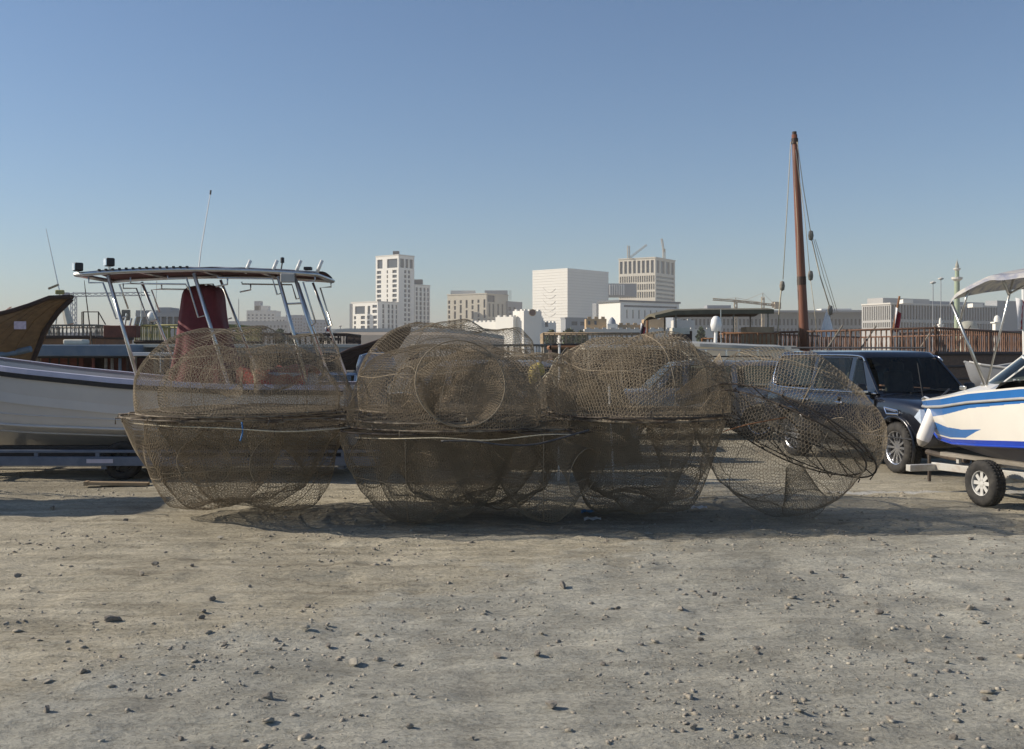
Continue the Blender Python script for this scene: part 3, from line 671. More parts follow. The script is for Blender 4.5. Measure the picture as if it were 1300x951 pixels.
def build_trailer_skiff():
    org = Vector((-6.5, YC, 0.0))
    t = thing('boat_trailer', 'blue grey steel boat trailer carrying the white open boat', 'trailer', org)
    for s in (-1, 1):
        y = YC + s * 1.02
        MB().box((-6.2, y, 0.295), (8.4, 0.07, 0.14)).build('side_rail', M['trailer_blue'], t, org, bevel=0.008)
        MB().box((-6.2, y, 0.445), (8.4, 0.05, 0.045)).build('bunk_rail', M['trailer_blue'], t, org, bevel=0.008)
        for k in range(9): MB().box((-10.0 + 0.93 * k, y, 0.394), (0.06, 0.05, 0.06)).build('rail_spacer', M['trailer_blue'], t, org)
    for x in (-9.6, -8.0, -6.2, -4.4, -2.6):
        MB().box((x, YC, 0.20), (0.08, 2.0, 0.06)).build('cross_beam', M['trailer_blue'], t, org)
        MB().box((x, YC, 0.27), (0.16, 0.16, 0.11)).build('keel_roller', M['rub_black'], t, org, bevel=0.02)
    for s in (-1, 1): MB().box((-6.2, YC + s * 0.62, 0.415), (7.6, 0.16, 0.17)).build('dark_gap_board', M['rub_black'], t, org)  # black boards added to darken the unlit gap between hull and rails
    MB().box((GX(127, 16.1), YC - 1.06, 0.30), (0.40, 0.012, 0.06)).build('reflector_strip', M['rail_lavender'], t, org)
    MB().box((GX(158, 16.6), YC, 0.28), (0.06, 1.9, 0.06)).build('axle', M['trailer_blue'], t, org)
    for s in (-1, 1):
        wh = make_wheel(t, (GX(158, 16.35) + 6.5, s * 0.86, 0.29), 0.29, 0.17, M['black_part'], 6, s)
    return t
trailer = build_trailer_skiff()
# a second open boat of the same kind stands left of the frame; its T-top throws the shadow seen beside the left stack
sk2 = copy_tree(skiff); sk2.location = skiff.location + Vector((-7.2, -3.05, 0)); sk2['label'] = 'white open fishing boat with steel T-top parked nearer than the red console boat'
tr2 = copy_tree(trailer); tr2.location = trailer.location + Vector((-7.2, -3.05, 0)); tr2['label'] = 'blue grey boat trailer under the second white open boat'

# ------------------------------------------------------------------ speedboat on trailer
SBA = R_(-74); SB0 = Vector((6.26, 15.95, 0))
def build_speedboat():
    t = thing('speedboat', 'cream speedboat with blue stripes and a folding sun canopy', 'boat', SB0, (0, 0, SBA))
    st = [(0, 0.03, 1.21, 0.02, 1.10, 1.06), (0.12, 0.20, 1.225, 0.08, 0.90, 0.86), (0.35, 0.40, 1.25, 0.20, 0.78, 0.70), (0.7, 0.60, 1.28, 0.38, 0.71, 0.58), (1.3, 0.83, 1.33, 0.62, 0.70, 0.50),
          (2.0, 0.96, 1.43, 0.82, 0.74, 0.47), (3.0, 1.02, 1.53, 0.92, 0.80, 0.48), (5.0, 1.0, 1.64, 0.92, 0.88, 0.52)]
    xs = list(np.linspace(0, 0.7, 60)) + list(np.linspace(0.715, 5.0, 190))
    nb, ns = 5, 120
    mats = [M['gelcoat_cream'], M['blue_stripe'], M['royal_stripe'], M['navy_hull'], M['rub_grey']]
    def paint(x, v):
        if v < 0.10: return 2
        if v < 0.13: return 0 if x > 0.30 else 1
        if 0.78 < v < 0.835: return 4
        if v >= 0.835: return 1 if v < 0.965 else 0
        lo = 0.54 if x < 0.5 else 0.54 - 0.24 * min(1, (x - 0.5) / 1.2) ** 0.7
        if x > 1.75 + (v - 0.13) * 2.5: lo = 0.13
        if v < lo: return 1
        nose = 0.58 + 1.1 * (v - 0.56) ** 2 * 4
        top = 0.50 + 0.20 * min(1, max(0, x - 0.4) / 1.6) ** 0.8 + 0.03 * min(1, max(0, x - 2))
        if x < nose or v > top: return 1
        return 0
    for s in (-1, 1):
        hull = MB()
        rows = [[(x, s * y, z) for y, z in hull_pts(st, x, nb, ns, 0.10)] for x in xs]
        hull.grid(rows, mfun=lambda i, j: 3 if j < nb else paint(0.5 * (xs[i] + xs[i + 1]), (j - nb + 0.5) / ns))
        hull.build('hull_side', mats, t, smooth=True)
    sect = hull_pts(st, 5.0, nb, 8)
    MB().add([(5.0, -y, z) for y, z in sect] + [(5.0, y, z) for y, z in reversed(sect)], [tuple(range(2 * len(sect)))]).build('transom', M['gelcoat_cream'], t)
    # crowned foredeck and side decks
    sh = lambda x: hull_pts(st, x, nb, 8)[-1]
    rows = []
    for x in np.linspace(0, 5.0, 50):
        b, z = sh(x); rows.append([(x, b * k, z + 0.05 * (1 - k * k) * min(1, x / 0.6) + (0.16 * max(0, min(1, (x - 0.6) / 1.4)) * max(0, 1 - abs(k) * 1.0) ** 0.6 if x < 2.6 else 0.08)) for k in np.linspace(-1, 1, 17)])
    MB().grid(rows).build('foredeck', M['gelcoat_cream'], t, smooth=True)
    for s in (-1, 1):
        MB().tube([(x, s * (hull_pts(st, x, nb, ns, 0.1)[nb + 97][0] + 0.008), hull_pts(st, x, nb, ns, 0.1)[nb + 97][1]) for x in xs[1:]], 0.020, 6).build('rub_rail', M['rub_grey'], t, smooth=True)
        MB().tube([(x, s * (hull_pts(st, x, nb, ns, 0.1)[nb][0] + 0.004), hull_pts(st, x, nb, ns, 0.1)[nb][1]) for x in xs[4:]], 0.016, 6).build('chine_strake', M['royal_stripe'], t, smooth=True)
    # raked wraparound windscreen with bright frame
    pl = [(1.50, 0.0, 1.53), (1.70, 0.45, 1.50), (2.30, 0.82, 1.46), (3.6, 0.90, 1.52)]
    top = [(2.20, 0.0, 1.92), (2.37, 0.42, 1.90), (2.90, 0.74, 1.85), (3.7, 0.82, 1.80)]
    lo = crom([(p[0], -p[1], p[2]) for p in reversed(pl)] + pl[1:], 5); hi = crom([(p[0], -p[1], p[2]) for p in reversed(top)] + top[1:], 5)
    w_ = MB().grid([lo, hi]).build('windscreen', M['car_glass'], t, smooth=True)
    MB().tube(hi, 0.016, 6).build('windscreen_top_frame', M['white_plastic'], t, smooth=True)
    MB().tube(lo, 0.014, 6).build('windscreen_foot', M['white_plastic'], t, smooth=True)
    for i in (5, 10, 15, 20, 25): MB().tube([lo[i], hi[i]], 0.010, 6).build('windscreen_bar', M['white_plastic'], t)
    # folding canopy: world points turned into the boat's frame
    inv = (Matrix.Translation(SB0) @ Matrix.Rotation(SBA, 4, 'Z')).inverted()
    L = lambda px, py, D: inv @ P(px, py, D)
    side = [L(1207, 381, 13.55), L(1216, 372, 13.45), L(1232, 365, 13.3), L(1252, 357, 13.1), L(1275, 350, 12.9), L(1296, 350, 12.7), L(1330, 346, 12.3), L(1380, 350, 11.9)]
    yc = side[0].y
    rows = []
    for p in crom(side, 3):
        rows.append([(p.x, yc * k, p.z + 0.16 * (1 - k * k)) for k in np.linspace(1, -1, 11)])
    MB().grid(rows).build('canopy', M['bimini'], t, smooth=True)
    for s in (1, -1):
        edge = [(p.x, yc * s, p.z) for p in crom(side, 3)]
        MB().grid([edge, [(p[0], p[1] * 1.015, p[2] - 0.06) for p in edge]]).build('canopy_valance', M['bimini'], t, smooth=True)
        for a, b, r in ((L(1207, 382, 13.55), L(1250, 488, 13.35), 0.020), (L(1287, 352, 12.85), L(1253, 488, 13.3), 0.013), (L(1230, 366, 13.3), L(1218, 409, 13.5), 0.014), (L(1272, 352, 12.9), L(1281, 374, 12.92), 0.018), (L(1330, 348, 12.3), L(1283, 372, 12.9), 0.014)):
            MB().tube([(a.x, a.y * s, a.z), (b.x, b.y * s, b.z)], r, 8).build('canopy_tube', M['stainless'], t, smooth=True)
    for px in (0.6, 1.0, 1.6):
        MB().box((px + 1.1, -0.80 if px > 1 else -0.78, sh(px + 1.1)[1] + 0.09), (0.10, 0.04, 0.05)).build('deck_cleat', M['stainless'], t, bevel=0.01)
    MB().tube([(0.02, 0, 1.24), (-0.10, 0, 1.27), (-0.16, 0, 1.24)], 0.018, 6).build('bow_roller', M['stainless'], t)
    return t
build_speedboat()
def build_fender():
    a, b = P(1193, 506, 15.05), P(1168.5, 566, 15.15); d = (b - a); ln = d.length; d.normalize()
    t = thing('boat_fender', 'scuffed white cylindrical fender hanging at the bow of the striped speedboat', 'fender', b)
    q = d.to_track_quat('Z', 'Y').to_matrix()
    prof = [(0.001, 0.0), (0.03, 0.0), (0.045, 0.02), (0.090, 0.045), (0.100, 0.09), (0.100, ln - 0.13), (0.088, ln - 0.085)]
    m = MB().lathe(prof, 24); m.v = [a + q @ p for p in m.v]; m.build('tube', M['fender'], t, b, smooth=True)
    m = MB().lathe([(0.088, ln - 0.085), (0.06, ln - 0.03), (0.03, ln), (0.001, ln + 0.005)], 24); m.v = [a + q @ p for p in m.v]; m.build('end_cap', M['fender_tip'], t, b, smooth=True)
    MB().tube(crom([a, P(1194, 504, 15.2), P(1201, 498, 15.4), P(1205, 494, 15.5)], 4), 0.013, 6).build('lanyard', M['rope_dark'], t, b, smooth=True)
build_fender()
def build_trailer_speed():
    t = thing('boat_trailer', 'galvanised rusty boat trailer under the striped speedboat', 'trailer', SB0, (0, 0, SBA))
    for s in (-1, 1):
        MB().box((2.9, s * 0.55, 0.40), (4.2, 0.06, 0.10), Matrix.Rotation(R_(-1.5), 3, 'Y')).build('side_rail', M['galvanised'], t, bevel=0.006)
        wh = make_wheel(t, (2.32, s * 0.95, 0.292), 0.292, 0.175, M['rim_white'], 8, s, rimr=0.54)
        MB().box((2.9, s * 0.62, 0.545), (3.6, 0.10, 0.05)).build('bunk_board', M['wood_grey'], t)
        for x in (1.4, 2.9, 4.4): MB().box((x, s * 0.60, 0.482), (0.05, 0.05, 0.085)).build('bunk_bracket', M['galvanised'], t)
    for x in (0.85, 2.32, 4.4): MB().box((x, 0, 0.315), (0.07, 1.62 if x == 2.32 else 1.16, 0.07)).build('cross_beam', M['galvanised'], t)
    MB().box((0.85, -0.75, 0.33), (0.10, 0.5, 0.09)).build('lamp_board', M['galvanised'], t, bevel=0.006)
    MB().tube([(0.85, 0, 0.40), (0.35, 0, 0.42), (-0.05, 0, 0.45)], 0.04, 8).build('tongue', M['rod_dark'], t)
    MB().tube([(0.0, 0, 0.0), (0.0, 0, 0.45)], 0.025, 8).build('jack_stand', M['rod_dark'], t)
build_trailer_speed()

# ------------------------------------------------------------------ cars (local x forward, z up, ground at 0, middle of the wheelbase at 0)
def make_car(label, loc, heading, paint, S, name='parked_car'):
    t = thing(name, label, 'car', (loc[0], loc[1], 0), (0, 0, heading))
    hw, wb, wr = S['hw'], S['wb'], S['wr']
    # lower body loft
    rows = []
    for x, kw, zu, zt, cr in S['st']:
        w_ = hw * kw; h = zt - zu
        half = [(0, zu), (w_ * 0.80, zu), (w_ * 0.955, zu + 0.05), (w_ * 0.995, zu + h * 0.22), (w_, zu + h * 0.45), (w_ * 0.992, zu + h * 0.68), (w_ * 0.975, zt - h * 0.14), (w_ * 0.945, zt - h * 0.035), (w_ * 0.86, zt + cr * 0.3), (w_ * 0.5, zt + cr * 0.85), (0, zt + cr)]
        rows.append([(x, -y, z) for y, z in half] + [(x, y, z) for y, z in reversed(half[1:-1])])
    m = MB().grid(rows, wrap=True); n = len(rows[0])
    b = len(m.v) - n * len(rows)
    m.f.append(tuple(range(n))); m.m.append(0); m.f.append(tuple(reversed([n * (len(rows) - 1) + i for i in range(n)]))); m.m.append(0)
    body = m.build('body', paint, t, smooth=True, subsurf=2)
    arch = MB()
    for x in (wb / 2, -wb / 2): arch.lathe([(0.001, -hw * 1.4), (wr * 1.20, -hw * 1.4), (wr * 1.20, hw * 1.4), (0.001, hw * 1.4)], 36, c=(x, 0, wr * 1.02), axis='y')
    ac = arch.build('arch_cutter', paint)
    bpy.context.view_layer.update()
    ac.matrix_world = t.matrix_world; bpy.context.view_layer.update()
    md = body.modifiers.new('arch', 'BOOLEAN'); md.object = ac; md.operation = 'DIFFERENCE'; md.solver = 'EXACT'
    fuse(body); bpy.data.objects.remove(ac)
    md = body.modifiers.new('es', 'EDGE_SPLIT'); md.split_angle = R_(40)
    MB().box((0, 0, wr * 1.12), (wb + wr * 2.6, hw * 1.5, wr * 0.9)).build('underbody', M['black_part'], t)
    for x in (wb / 2, -wb / 2):                       # flared arch lips
        for s in (-1, 1):
            a = [(x + math.cos(q) * wr * 1.20, s * hw * 0.985, wr * 1.02 + math.sin(q) * wr * 1.20) for q in np.linspace(-0.45, math.pi + 0.45, 20)]
            MB().tube(a, 0.028, 6).build('arch_lip', paint, t, smooth=True)
            make_wheel(t, (x, s * (hw - 0.145), wr), wr, S.get('tw', 0.26), M['alloy'], S.get('spokes', 6), s, rimr=0.66, rot=(0, 0, S.get('steer', 0) if x > 0 else 0))
    # greenhouse: plan outlines lofted from belt to roof
    G = S['gh']; xr0, xf0, w0, z0, xr1, xf1, w1, z1 = G
    def outline(t_, ins=0.0, rad=0.16):
        xr, xf, w_ = xr0 + (xr1 - xr0) * t_, xf0 + (xf1 - xf0) * t_, w0 + (w1 - w0) * t_
        xr += ins; xf -= ins; w_ -= ins; out = []
        for cx_, cy_, a0 in ((xf - rad, w_ - rad, 0), (xr + rad, w_ - rad, 90), (xr + rad, -w_ + rad, 180), (xf - rad, -w_ + rad, 270)):
            for k in range(5): q = R_(a0 + 22.5 * k); out.append((cx_ + rad * math.cos(q), cy_ + rad * math.sin(q)))
        return out
    rows = []
    for t_, ins, dz in ((0.86, 0, 0), (0.93, 0, 0), (1.0, 0.012, 0.0), (1.03, 0.06, 0.012), (1.03, 0.22, 0.030), (1.03, 0.50, 0.040)):
        tt = min(t_, 1.0); z = z0 + (z1 - z0) * t_ if t_ <= 1 else z1 + dz
        rows.append([(x, y, z) for x, y in outline(tt, ins)])
    m = MB().grid(rows, wrap=True); n = len(rows[0]); m.f.append(tuple(n * (len(rows) - 1) + i for i in range(n))); m.m.append(0)
    m.build('roof', paint, t, smooth=True)
    lid = MB(); lid.f.append(tuple(range(n))); lid.m.append(0); lid.v = [Vector((p[0], p[1], p[2] + 0.01)) for p in rows[0]]; lid.build('headlining', M['seat_fabric'], t)
    m = MB().grid([[(x, y, z0 + (z1 - z0) * k) for x, y in outline(k)] for k in (-0.12, 0.10)], wrap=True); m.build('waistline', paint, t, smooth=True)
    # seats, dashboard and steering wheel seen through the glass
    for s in (-1, 1):
        for sx in (-0.15, -1.15):
            xs_ = sx if xr0 < -2 else sx + 0.05; zs_ = z0 - 0.15
            MB().box((xs_, s * 0.38, zs_ + 0.22), (0.20, 0.50, 0.62), Matrix.Rotation(R_(-12), 3, 'Y')).box((xs_ - 0.09, s * 0.38, zs_ + 0.60), (0.12, 0.28, 0.18)).build('seat', M['seat_fabric'], t, bevel=0.05)
    MB().box((xf0 - 0.42, 0, z0 - 0.04), (0.55, w0 * 1.8, 0.16)).build('dashboard', M['dash'], t, bevel=0.05)
    MB().lathe([(0.17, -0.015), (0.20, 0.0), (0.17, 0.015)], 20, axis='x', c=(xf0 - 0.80, 0.38, z0 + 0.02), close=True).build('steering_wheel', M['dash'], t)
    wy = lambda z: w0 + (w1 - w0) * (z - z0) / (z1 - z0)
    fx = lambda z: xf0 + (xf1 - xf0) * (z - z0) / (z1 - z0)
    rx = lambda z: xr0 + (xr1 - xr0) * (z - z0) / (z1 - z0)
    for s in (-1, 1):
        sp = lambda x, z, o=0.014: (x, s * (wy(z) + o), z)
        for poly in S['win']:
            m = MB().add([sp(x, z) for x, z in poly] + [sp(x, z, 0.002) for x, z in poly], [tuple(range(len(poly)))] + [(i, (i + 1) % len(poly), len(poly) + (i + 1) % len(poly), len(poly) + i) for i in range(len(poly))])
            m.build('side_window', M['car_glass'], t)
        # pillars: the gaps between the window polygons, and the strips before and behind them
        zA_, zB_ = z0 + 0.03, z0 + (z1 - z0) * 0.90
        def pillar(a0, a1, b0, b1): 
            q = [sp(a0, zA_, 0.006), sp(a1, zA_, 0.006), sp(b1, zB_, 0.006), sp(b0, zB_, 0.006)]; MB().prism(q, (0, -s * 0.05, 0)).build('pillar', paint if not S.get('trim') else M['suv_paint'], t, bevel=0.006)
        W_ = sorted(S['win'], key=lambda p: -max(v[0] for v in p)); lo_ = lambda p: [v[0] for v in p if v[1] < z0 + (z1 - z0) * 0.4]; hi_ = lambda p: [v[0] for v in p if v[1] > z0 + (z1 - z0) * 0.6]
        pillar(max(lo_(W_[0])) - 0.02, fx(zA_) - 0.02, max(hi_(W_[0])) - 0.02, fx(zB_) - 0.03)
        for p, q_ in zip(W_, W_[1:]): pillar(max(lo_(q_)) - 0.015, min(lo_(p)) + 0.015, max(hi_(q_)) - 0.015, min(hi_(p)) + 0.015)
        pillar(rx(zA_) + 0.05, min(lo_(W_[-1])) + 0.02, rx(zB_) + 0.05, min(hi_(W_[-1])) + 0.02)
        if S.get('trim'):
            tr = crom([sp(x, z, 0.020) for x, z in S['trim']], 4); MB().tube(tr, 0.014, 6).build('window_trim', M['chrome'], t, smooth=True)
        for x, z in S['handles']:
            MB().box((x, s * (hw * 0.985 + 0.022), z), (0.22, 0.035, 0.035)).build('door_handle', M['chrome'] if S.get('trim') else paint, t, bevel=0.012)
        for x in S['seams']:
            MB().box((x, s * hw * 0.985, S['zseam']), (0.012, 0.036, S['hseam'])).build('door_seam', M['black_part'], t)
        # mirror
        mx, mz = S['mirror']; mm = MB().box((mx, s * (hw + 0.10), mz), (0.13, 0.22, 0.19), taper=0.85).build('mirror', M['black_part'] if S.get('trim') else paint, t, bevel=0.045, smooth=True)
        MB().box((mx, s * (hw - 0.03), mz - 0.07), (0.07, 0.14, 0.05)).build('mirror_arm', M['black_part'], t)
        MB().box((mx + 0.05, s * (hw + 0.10), mz - 0.04), (0.05, 0.19, 0.045)).build('mirror_cap', M['chrome'] if S.get('trim') else paint, t, bevel=0.01)
        hl = S['lamp']; m = MB().add([(hl[0] + 0.00, s * hw * 0.96, hl[1] - 0.02), (hl[0] + 0.10, s * hw * 0.93, hl[1] + 0.10), (hl[0] + 0.34, s * hw * 0.70, hl[1] + 0.06), (hl[0] + 0.33, s * hw * 0.72, hl[1] - 0.12), (hl[0] + 0.16, s * hw * 0.95, hl[1] - 0.13)], [(0, 1, 2, 3, 4)])
        m.v = [p + Vector((0.03, s * 0.03, 0)) for p in m.v]
        m.prism([p for p in m.v[:5]], (-0.12, -s * 0.10, 0)); m.build('headlamp', M['lamp_glass'], t)
        MB().box((S['st'][0][0] + 0.03, s * hw * 0.74, hl[1] + 0.06), (0.10, 0.18, 0.26)).build('tail_lamp', M['flag_red'], t, bevel=0.03)
    # windscreen and rear screen
    zl, zh = z0 + 0.05, z1 - 0.07
    ws = MB().add([(fx(zl) + 0.012, -wy(zl) + 0.10, zl), (fx(zl) + 0.012, wy(zl) - 0.10, zl), (fx(zh) + 0.012, wy(zh) - 0.11, zh), (fx(zh) + 0.012, -wy(zh) + 0.11, zh)], [(0, 1, 2, 3)]).build('windscreen', M['car_glass'], t)
    MB().add([(rx(zl) - 0.012, -wy(zl) + 0.12, zl), (rx(zl) - 0.012, wy(zl) - 0.12, zl), (rx(zh) - 0.012, wy(zh) - 0.13, zh), (rx(zh) - 0.012, -wy(zh) + 0.13, zh)], [(0, 1, 2, 3)]).build('rear_window', M['car_glass'], t)
    for s in (-1, 1): MB().tube([(fx(zl) + 0.05, -0.55 * s + 0.25, zl + 0.0), (fx(zl + 0.05) + 0.03, s * 0.1 + 0.1, zl + 0.05)], 0.009, 5).build('wiper', M['black_part'], t)
    xf = S['st'][-1][0]; zg = S['grille']
    g = MB().box((xf + 0.005, 0, zg), (0.07, hw * 1.05, 0.30)).build('grille', M['black_part'], t, bevel=0.02)
    for k in range(3): MB().box((xf + 0.045, 0, zg - 0.09 + 0.09 * k), (0.02, hw * 1.0, 0.022)).build('grille_bar', M['chrome'], g)
    MB().box((xf - 0.02, 0, S['st'][0][2] + 0.12), (0.16, hw * 1.5, 0.16)).build('bumper_intake', M['black_part'], t, bevel=0.03)
    return t

SUV = dict(hw=0.985, wb=3.08, wr=0.40, tw=0.28, spokes=12, steer=-0.06,
    st=[(-2.66, 0.86, 0.60, 1.00, 0.0), (-2.63, 0.95, 0.46, 1.14, 0.01), (-2.40, 0.985, 0.40, 1.20, 0.02), (-1.6, 1.0, 0.36, 1.22, 0.02), (-0.4, 1.0, 0.36, 1.215, 0.02), (0.7, 1.0, 0.36, 1.20, 0.03), (1.05, 1.0, 0.36, 1.19, 0.05), (1.6, 1.0, 0.37, 1.15, 0.06), (2.0, 0.975, 0.38, 1.10, 0.06), (2.25, 0.92, 0.40, 1.03, 0.04), (2.40, 0.84, 0.44, 0.93, 0.02), (2.46, 0.74, 0.52, 0.80, 0.0)],
    gh=(-2.56, 1.06, 0.905, 1.19, -2.36, 0.36, 0.735, 1.885),
    win=[[(0.70, 1.27), (0.24, 1.27), (0.24, 1.78), (0.40, 1.76)], [(0.10, 1.27), (-0.92, 1.28), (-0.92, 1.80), (0.10, 1.795)], [(-1.05, 1.28), (-2.18, 1.31), (-2.28, 1.46), (-2.22, 1.72), (-2.08, 1.79), (-1.05, 1.80)]],
    trim=[(0.98, 1.225), (0.2, 1.225), (-1.0, 1.23), (-2.15, 1.26), (-2.33, 1.38), (-2.33, 1.60), (-2.25, 1.78), (-2.05, 1.835), (-0.8, 1.845), (0.28, 1.83), (0.48, 1.74)],
    handles=[(0.02, 1.04), (-1.05, 1.05)], seams=[1.02, -0.01, -1.10], zseam=0.80, hseam=0.66, mirror=(0.80, 1.29), lamp=(2.0, 0.93), grille=0.82)
suv = make_car('black large four wheel drive car with chrome window trim behind the leaning trap', (6.64, 18.85), math.atan2(-0.958, 0.287), M['suv_paint'], SUV)
def suv_extras(t):
    for s in (-1, 1):
        y = s * 0.992
        # chrome fender vent: closed frame with two slats
        fr = [(1.30, y, 1.02), (1.64, y, 0.985), (1.66, y, 0.93), (1.36, y, 0.925), (1.30, y, 1.02)]
        MB().tube(fr, 0.014, 6).tube([(1.36, y, 0.99), (1.60, y, 0.965)], 0.008, 5).build('fender_vent', M['chrome'], t)
        MB().tube([(-2.2, s * 0.99, 0.56), (2.0, s * 0.99, 0.56)], 0.012, 6).build('sill_trim', M['black_part'], t)
        MB().tube([(0.2, s * 0.66, 1.965), (-2.0, s * 0.68, 1.975)], 0.018, 6).build('roof_rail', M['black_part'], t)
        cu = bpy.data.curves.new('badge_curve', 'FONT'); cu.body = 'V8'; cu.size = 0.085; cu.extrude = 0.004; cu.align_x = 'CENTER'
        o = bpy.data.objects.new('engine_badge', cu); COL.objects.link(o); bpy.context.view_layer.update()
        me = bpy.data.meshes.new_from_object(o.evaluated_get(bpy.context.evaluated_depsgraph_get())); bpy.data.objects.remove(o)
        me.materials.clear(); me.materials.append(M['chrome'])
        inst('engine_badge', me, t, (1.42, s * 0.995, 0.80), (R_(90), 0, R_(180) if s > 0 else 0))
    MB().tube([(1.75, -0.60, 1.20), (1.62, -0.60, 1.72)], 0.008, 6).build('antenna', M['black_part'], t)
suv_extras(suv); suv.scale = (1.0, 1.0, 1.03)
SUV2 = dict(SUV); SUV2.update(trim=None, steer=0, spokes=6)
sil = make_car('silver four wheel drive car with dark windows behind the traps', (GX(872, 24.6), 24.6), R_(180), M['silver_paint'], SUV2)
sil.scale = (0.95, 0.95, 0.915)
MB().lathe([(0.001, 0.0), (0.12, 0.0), (0.12, -0.012), (0.001, -0.014)], 24, c=(-1.55, 0.985, 1.0), axis='y').build('round_sticker', M['litter_white'], sil)
for s in (-1, 1): MB().tube([(0.1, s * 0.62, 1.96), (0.05, s * 0.62, 2.02), (-1.9, s * 0.62, 2.02), (-1.95, s * 0.62, 1.96)], 0.016, 6).build('roof_rail', M['black_part'], sil)
g2 = make_car('grey four wheel drive car facing the red console boat behind the middle stack', (GX(585, 21.8), 21.8), R_(176), M['grey_paint'], SUV2)
g2.scale = (0.92, 0.92, 0.93)
SED = dict(hw=0.89, wb=2.70, wr=0.32, tw=0.22, spokes=6,
    st=[(-2.28, 0.84, 0.42, 0.82, 0.0), (-2.22, 0.93, 0.30, 0.95, 0.02), (-1.7, 0.99, 0.24, 1.0, 0.03), (-0.9, 1.0, 0.22, 1.0, 0.03), (0.6, 1.0, 0.22, 0.96, 0.04), (1.2, 0.99, 0.22, 0.90, 0.05), (1.8, 0.96, 0.24, 0.82, 0.05), (2.15, 0.88, 0.27, 0.72, 0.03), (2.28, 0.76, 0.34, 0.60, 0.0)],
    gh=(-1.85, 1.02, 0.80, 0.95, -1.05, 0.10, 0.60, 1.42),
    win=[[(0.62, 1.0), (-0.25, 1.0), (-0.25, 1.35), (0.12, 1.34)], [(-0.36, 1.0), (-1.40, 1.02), (-1.05, 1.32), (-0.36, 1.35)]],
    trim=None, handles=[(-0.15, 0.84), (-1.1, 0.85)], seams=[0.75, -0.30, -1.25], zseam=0.62, hseam=0.52, mirror=(0.62, 1.02), lamp=(1.72, 0.66), grille=0.52)
make_car('dark blue saloon car with its windscreen showing past the boat stern', (GX(424, 27.0), 27.0), R_(-97), M['blue_paint'], SED)

# ------------------------------------------------------------------ wooden dhows and launches moored beyond the yard
def prow_boat(name, label, D, sheer_px, keel_px, beam, material, stripe=None, plates=(), cat='boat', yaw_back=0.25, group=None):
    """boat seen side on with its prow at the right; sheer_px and keel_px: lists (px, py) from the tip leftwards at distance D, then it runs on"""
    tip = P(*sheer_px[0], D); xs = [p[0] for p in sheer_px]
    org = Vector((GX(sheer_px[-1][0], D), D, 0))
    t = thing(name, label, cat, org, group=group)
    px = np.linspace(xs[0], xs[-1], 30)
    so = sorted(sheer_px); ko = sorted(keel_px)
    sz = [ZY(np.interp(p, [q[0] for q in so], [q[1] for q in so]), D) for p in px]; kz = [ZY(np.interp(p, [q[0] for q in ko], [q[1] for q in ko]), D) for p in px]
    rows_n, rows_f = [], []
    for i, p in enumerate(px):
        x = GX(p, D); l = GX(px[0], D) - x; b = 0.05 + beam * (1 - math.exp(-l / 1.6)); y0 = D
        rn, rf = [], []
        for k in range(9):
            v = k / 8; z = kz[i] + (sz[i] - kz[i]) * v; bb = b * (0.10 + 0.90 * math.sin(v * math.pi / 2) ** 0.8)
            rn.append((x, y0 - bb, z)); rf.append((x, y0 + bb, z))
        rows_n.append(rn); rows_f.append(rf)
    m = MB().grid(rows_n).grid(rows_f)
    m.add([p for p in rows_n[-1]] + [p for p in reversed(rows_f[-1])], [tuple(range(18))])
    m.build('hull', material, t, org, smooth=True)
    MB().tube([(r[0][0], D, r[0][2] - 0.02) for r in rows_n], 0.075, 6).build('stem_post', M['wood_dark'], t, org, smooth=True)
    for rows in (rows_n, rows_f):
        MB().tube([r[-1] for r in rows], 0.055, 6).build('cap_rail', M['wood_dark'], t, org, smooth=True)
        for k in (3, 5, 6, 7):
            sgn = -1 if rows is rows_n else 1
            MB().tube([(r[k][0], r[k][1] + sgn * 0.004, r[k][2]) for r in rows], 0.016, 4).build('strake', material, t, org)
        if stripe:
            MB().tube([(r[2][0], r[2][1] + (-0.02 if rows is rows_n else 0.02), r[2][2]) for r in rows[6:]], 0.10, 6).build('wale', stripe, t, org, smooth=True)
    for a, b_, c_, d_, mt in plates:
        i = int(np.argmin(abs(px - (a + c_) / 2))); y = min(r[1] for r in rows_n[i]) - 0.04; x0_, x1_ = GX(a, y), GX(c_, y)
        MB().box(((x0_ + x1_) / 2, y, (ZY(b_, y) + ZY(d_, y)) / 2), (x1_ - x0_, 0.02, ZY(b_, y) - ZY(d_, y))).build('number_plate', mt, t, org)
    return t
GD = 'dhows and launches moored beyond the yard'
prow_boat('wooden_dhow', 'tan wooden dhow with a sharp raised prow behind the red console boat', 24.0,
          [(90, 377), (84, 376.5), (74, 378), (60, 386), (46, 394), (22, 402), (-10, 411), (-160, 420), (-420, 410)], [(90, 378), (84, 381), (76, 391), (62, 408), (52, 424), (44, 440), (36, 470), (20, 520), (-60, 545), (-420, 545)],
          1.9, M['wood_tan'], None, [(18, 408, 33, 418, M['plate_lilac'])], group=GD)
prow_boat('wooden_dhow', 'dark brown wooden dhow prow rising behind the middle stack', 29.0,
          [(520, 417), (511, 419), (500, 424), (488, 432), (470, 439), (452, 444), (430, 455), (400, 466), (300, 470)], [(520, 418), (512, 427), (504, 440), (492, 452), (478, 462), (462, 474), (450, 490), (430, 515), (300, 520)],
          1.6, M['wood_dark'], None, [(472, 440, 479, 445, M['plate_blue']), (463, 457, 471, 462, M['plate_blue'])], group=GD)

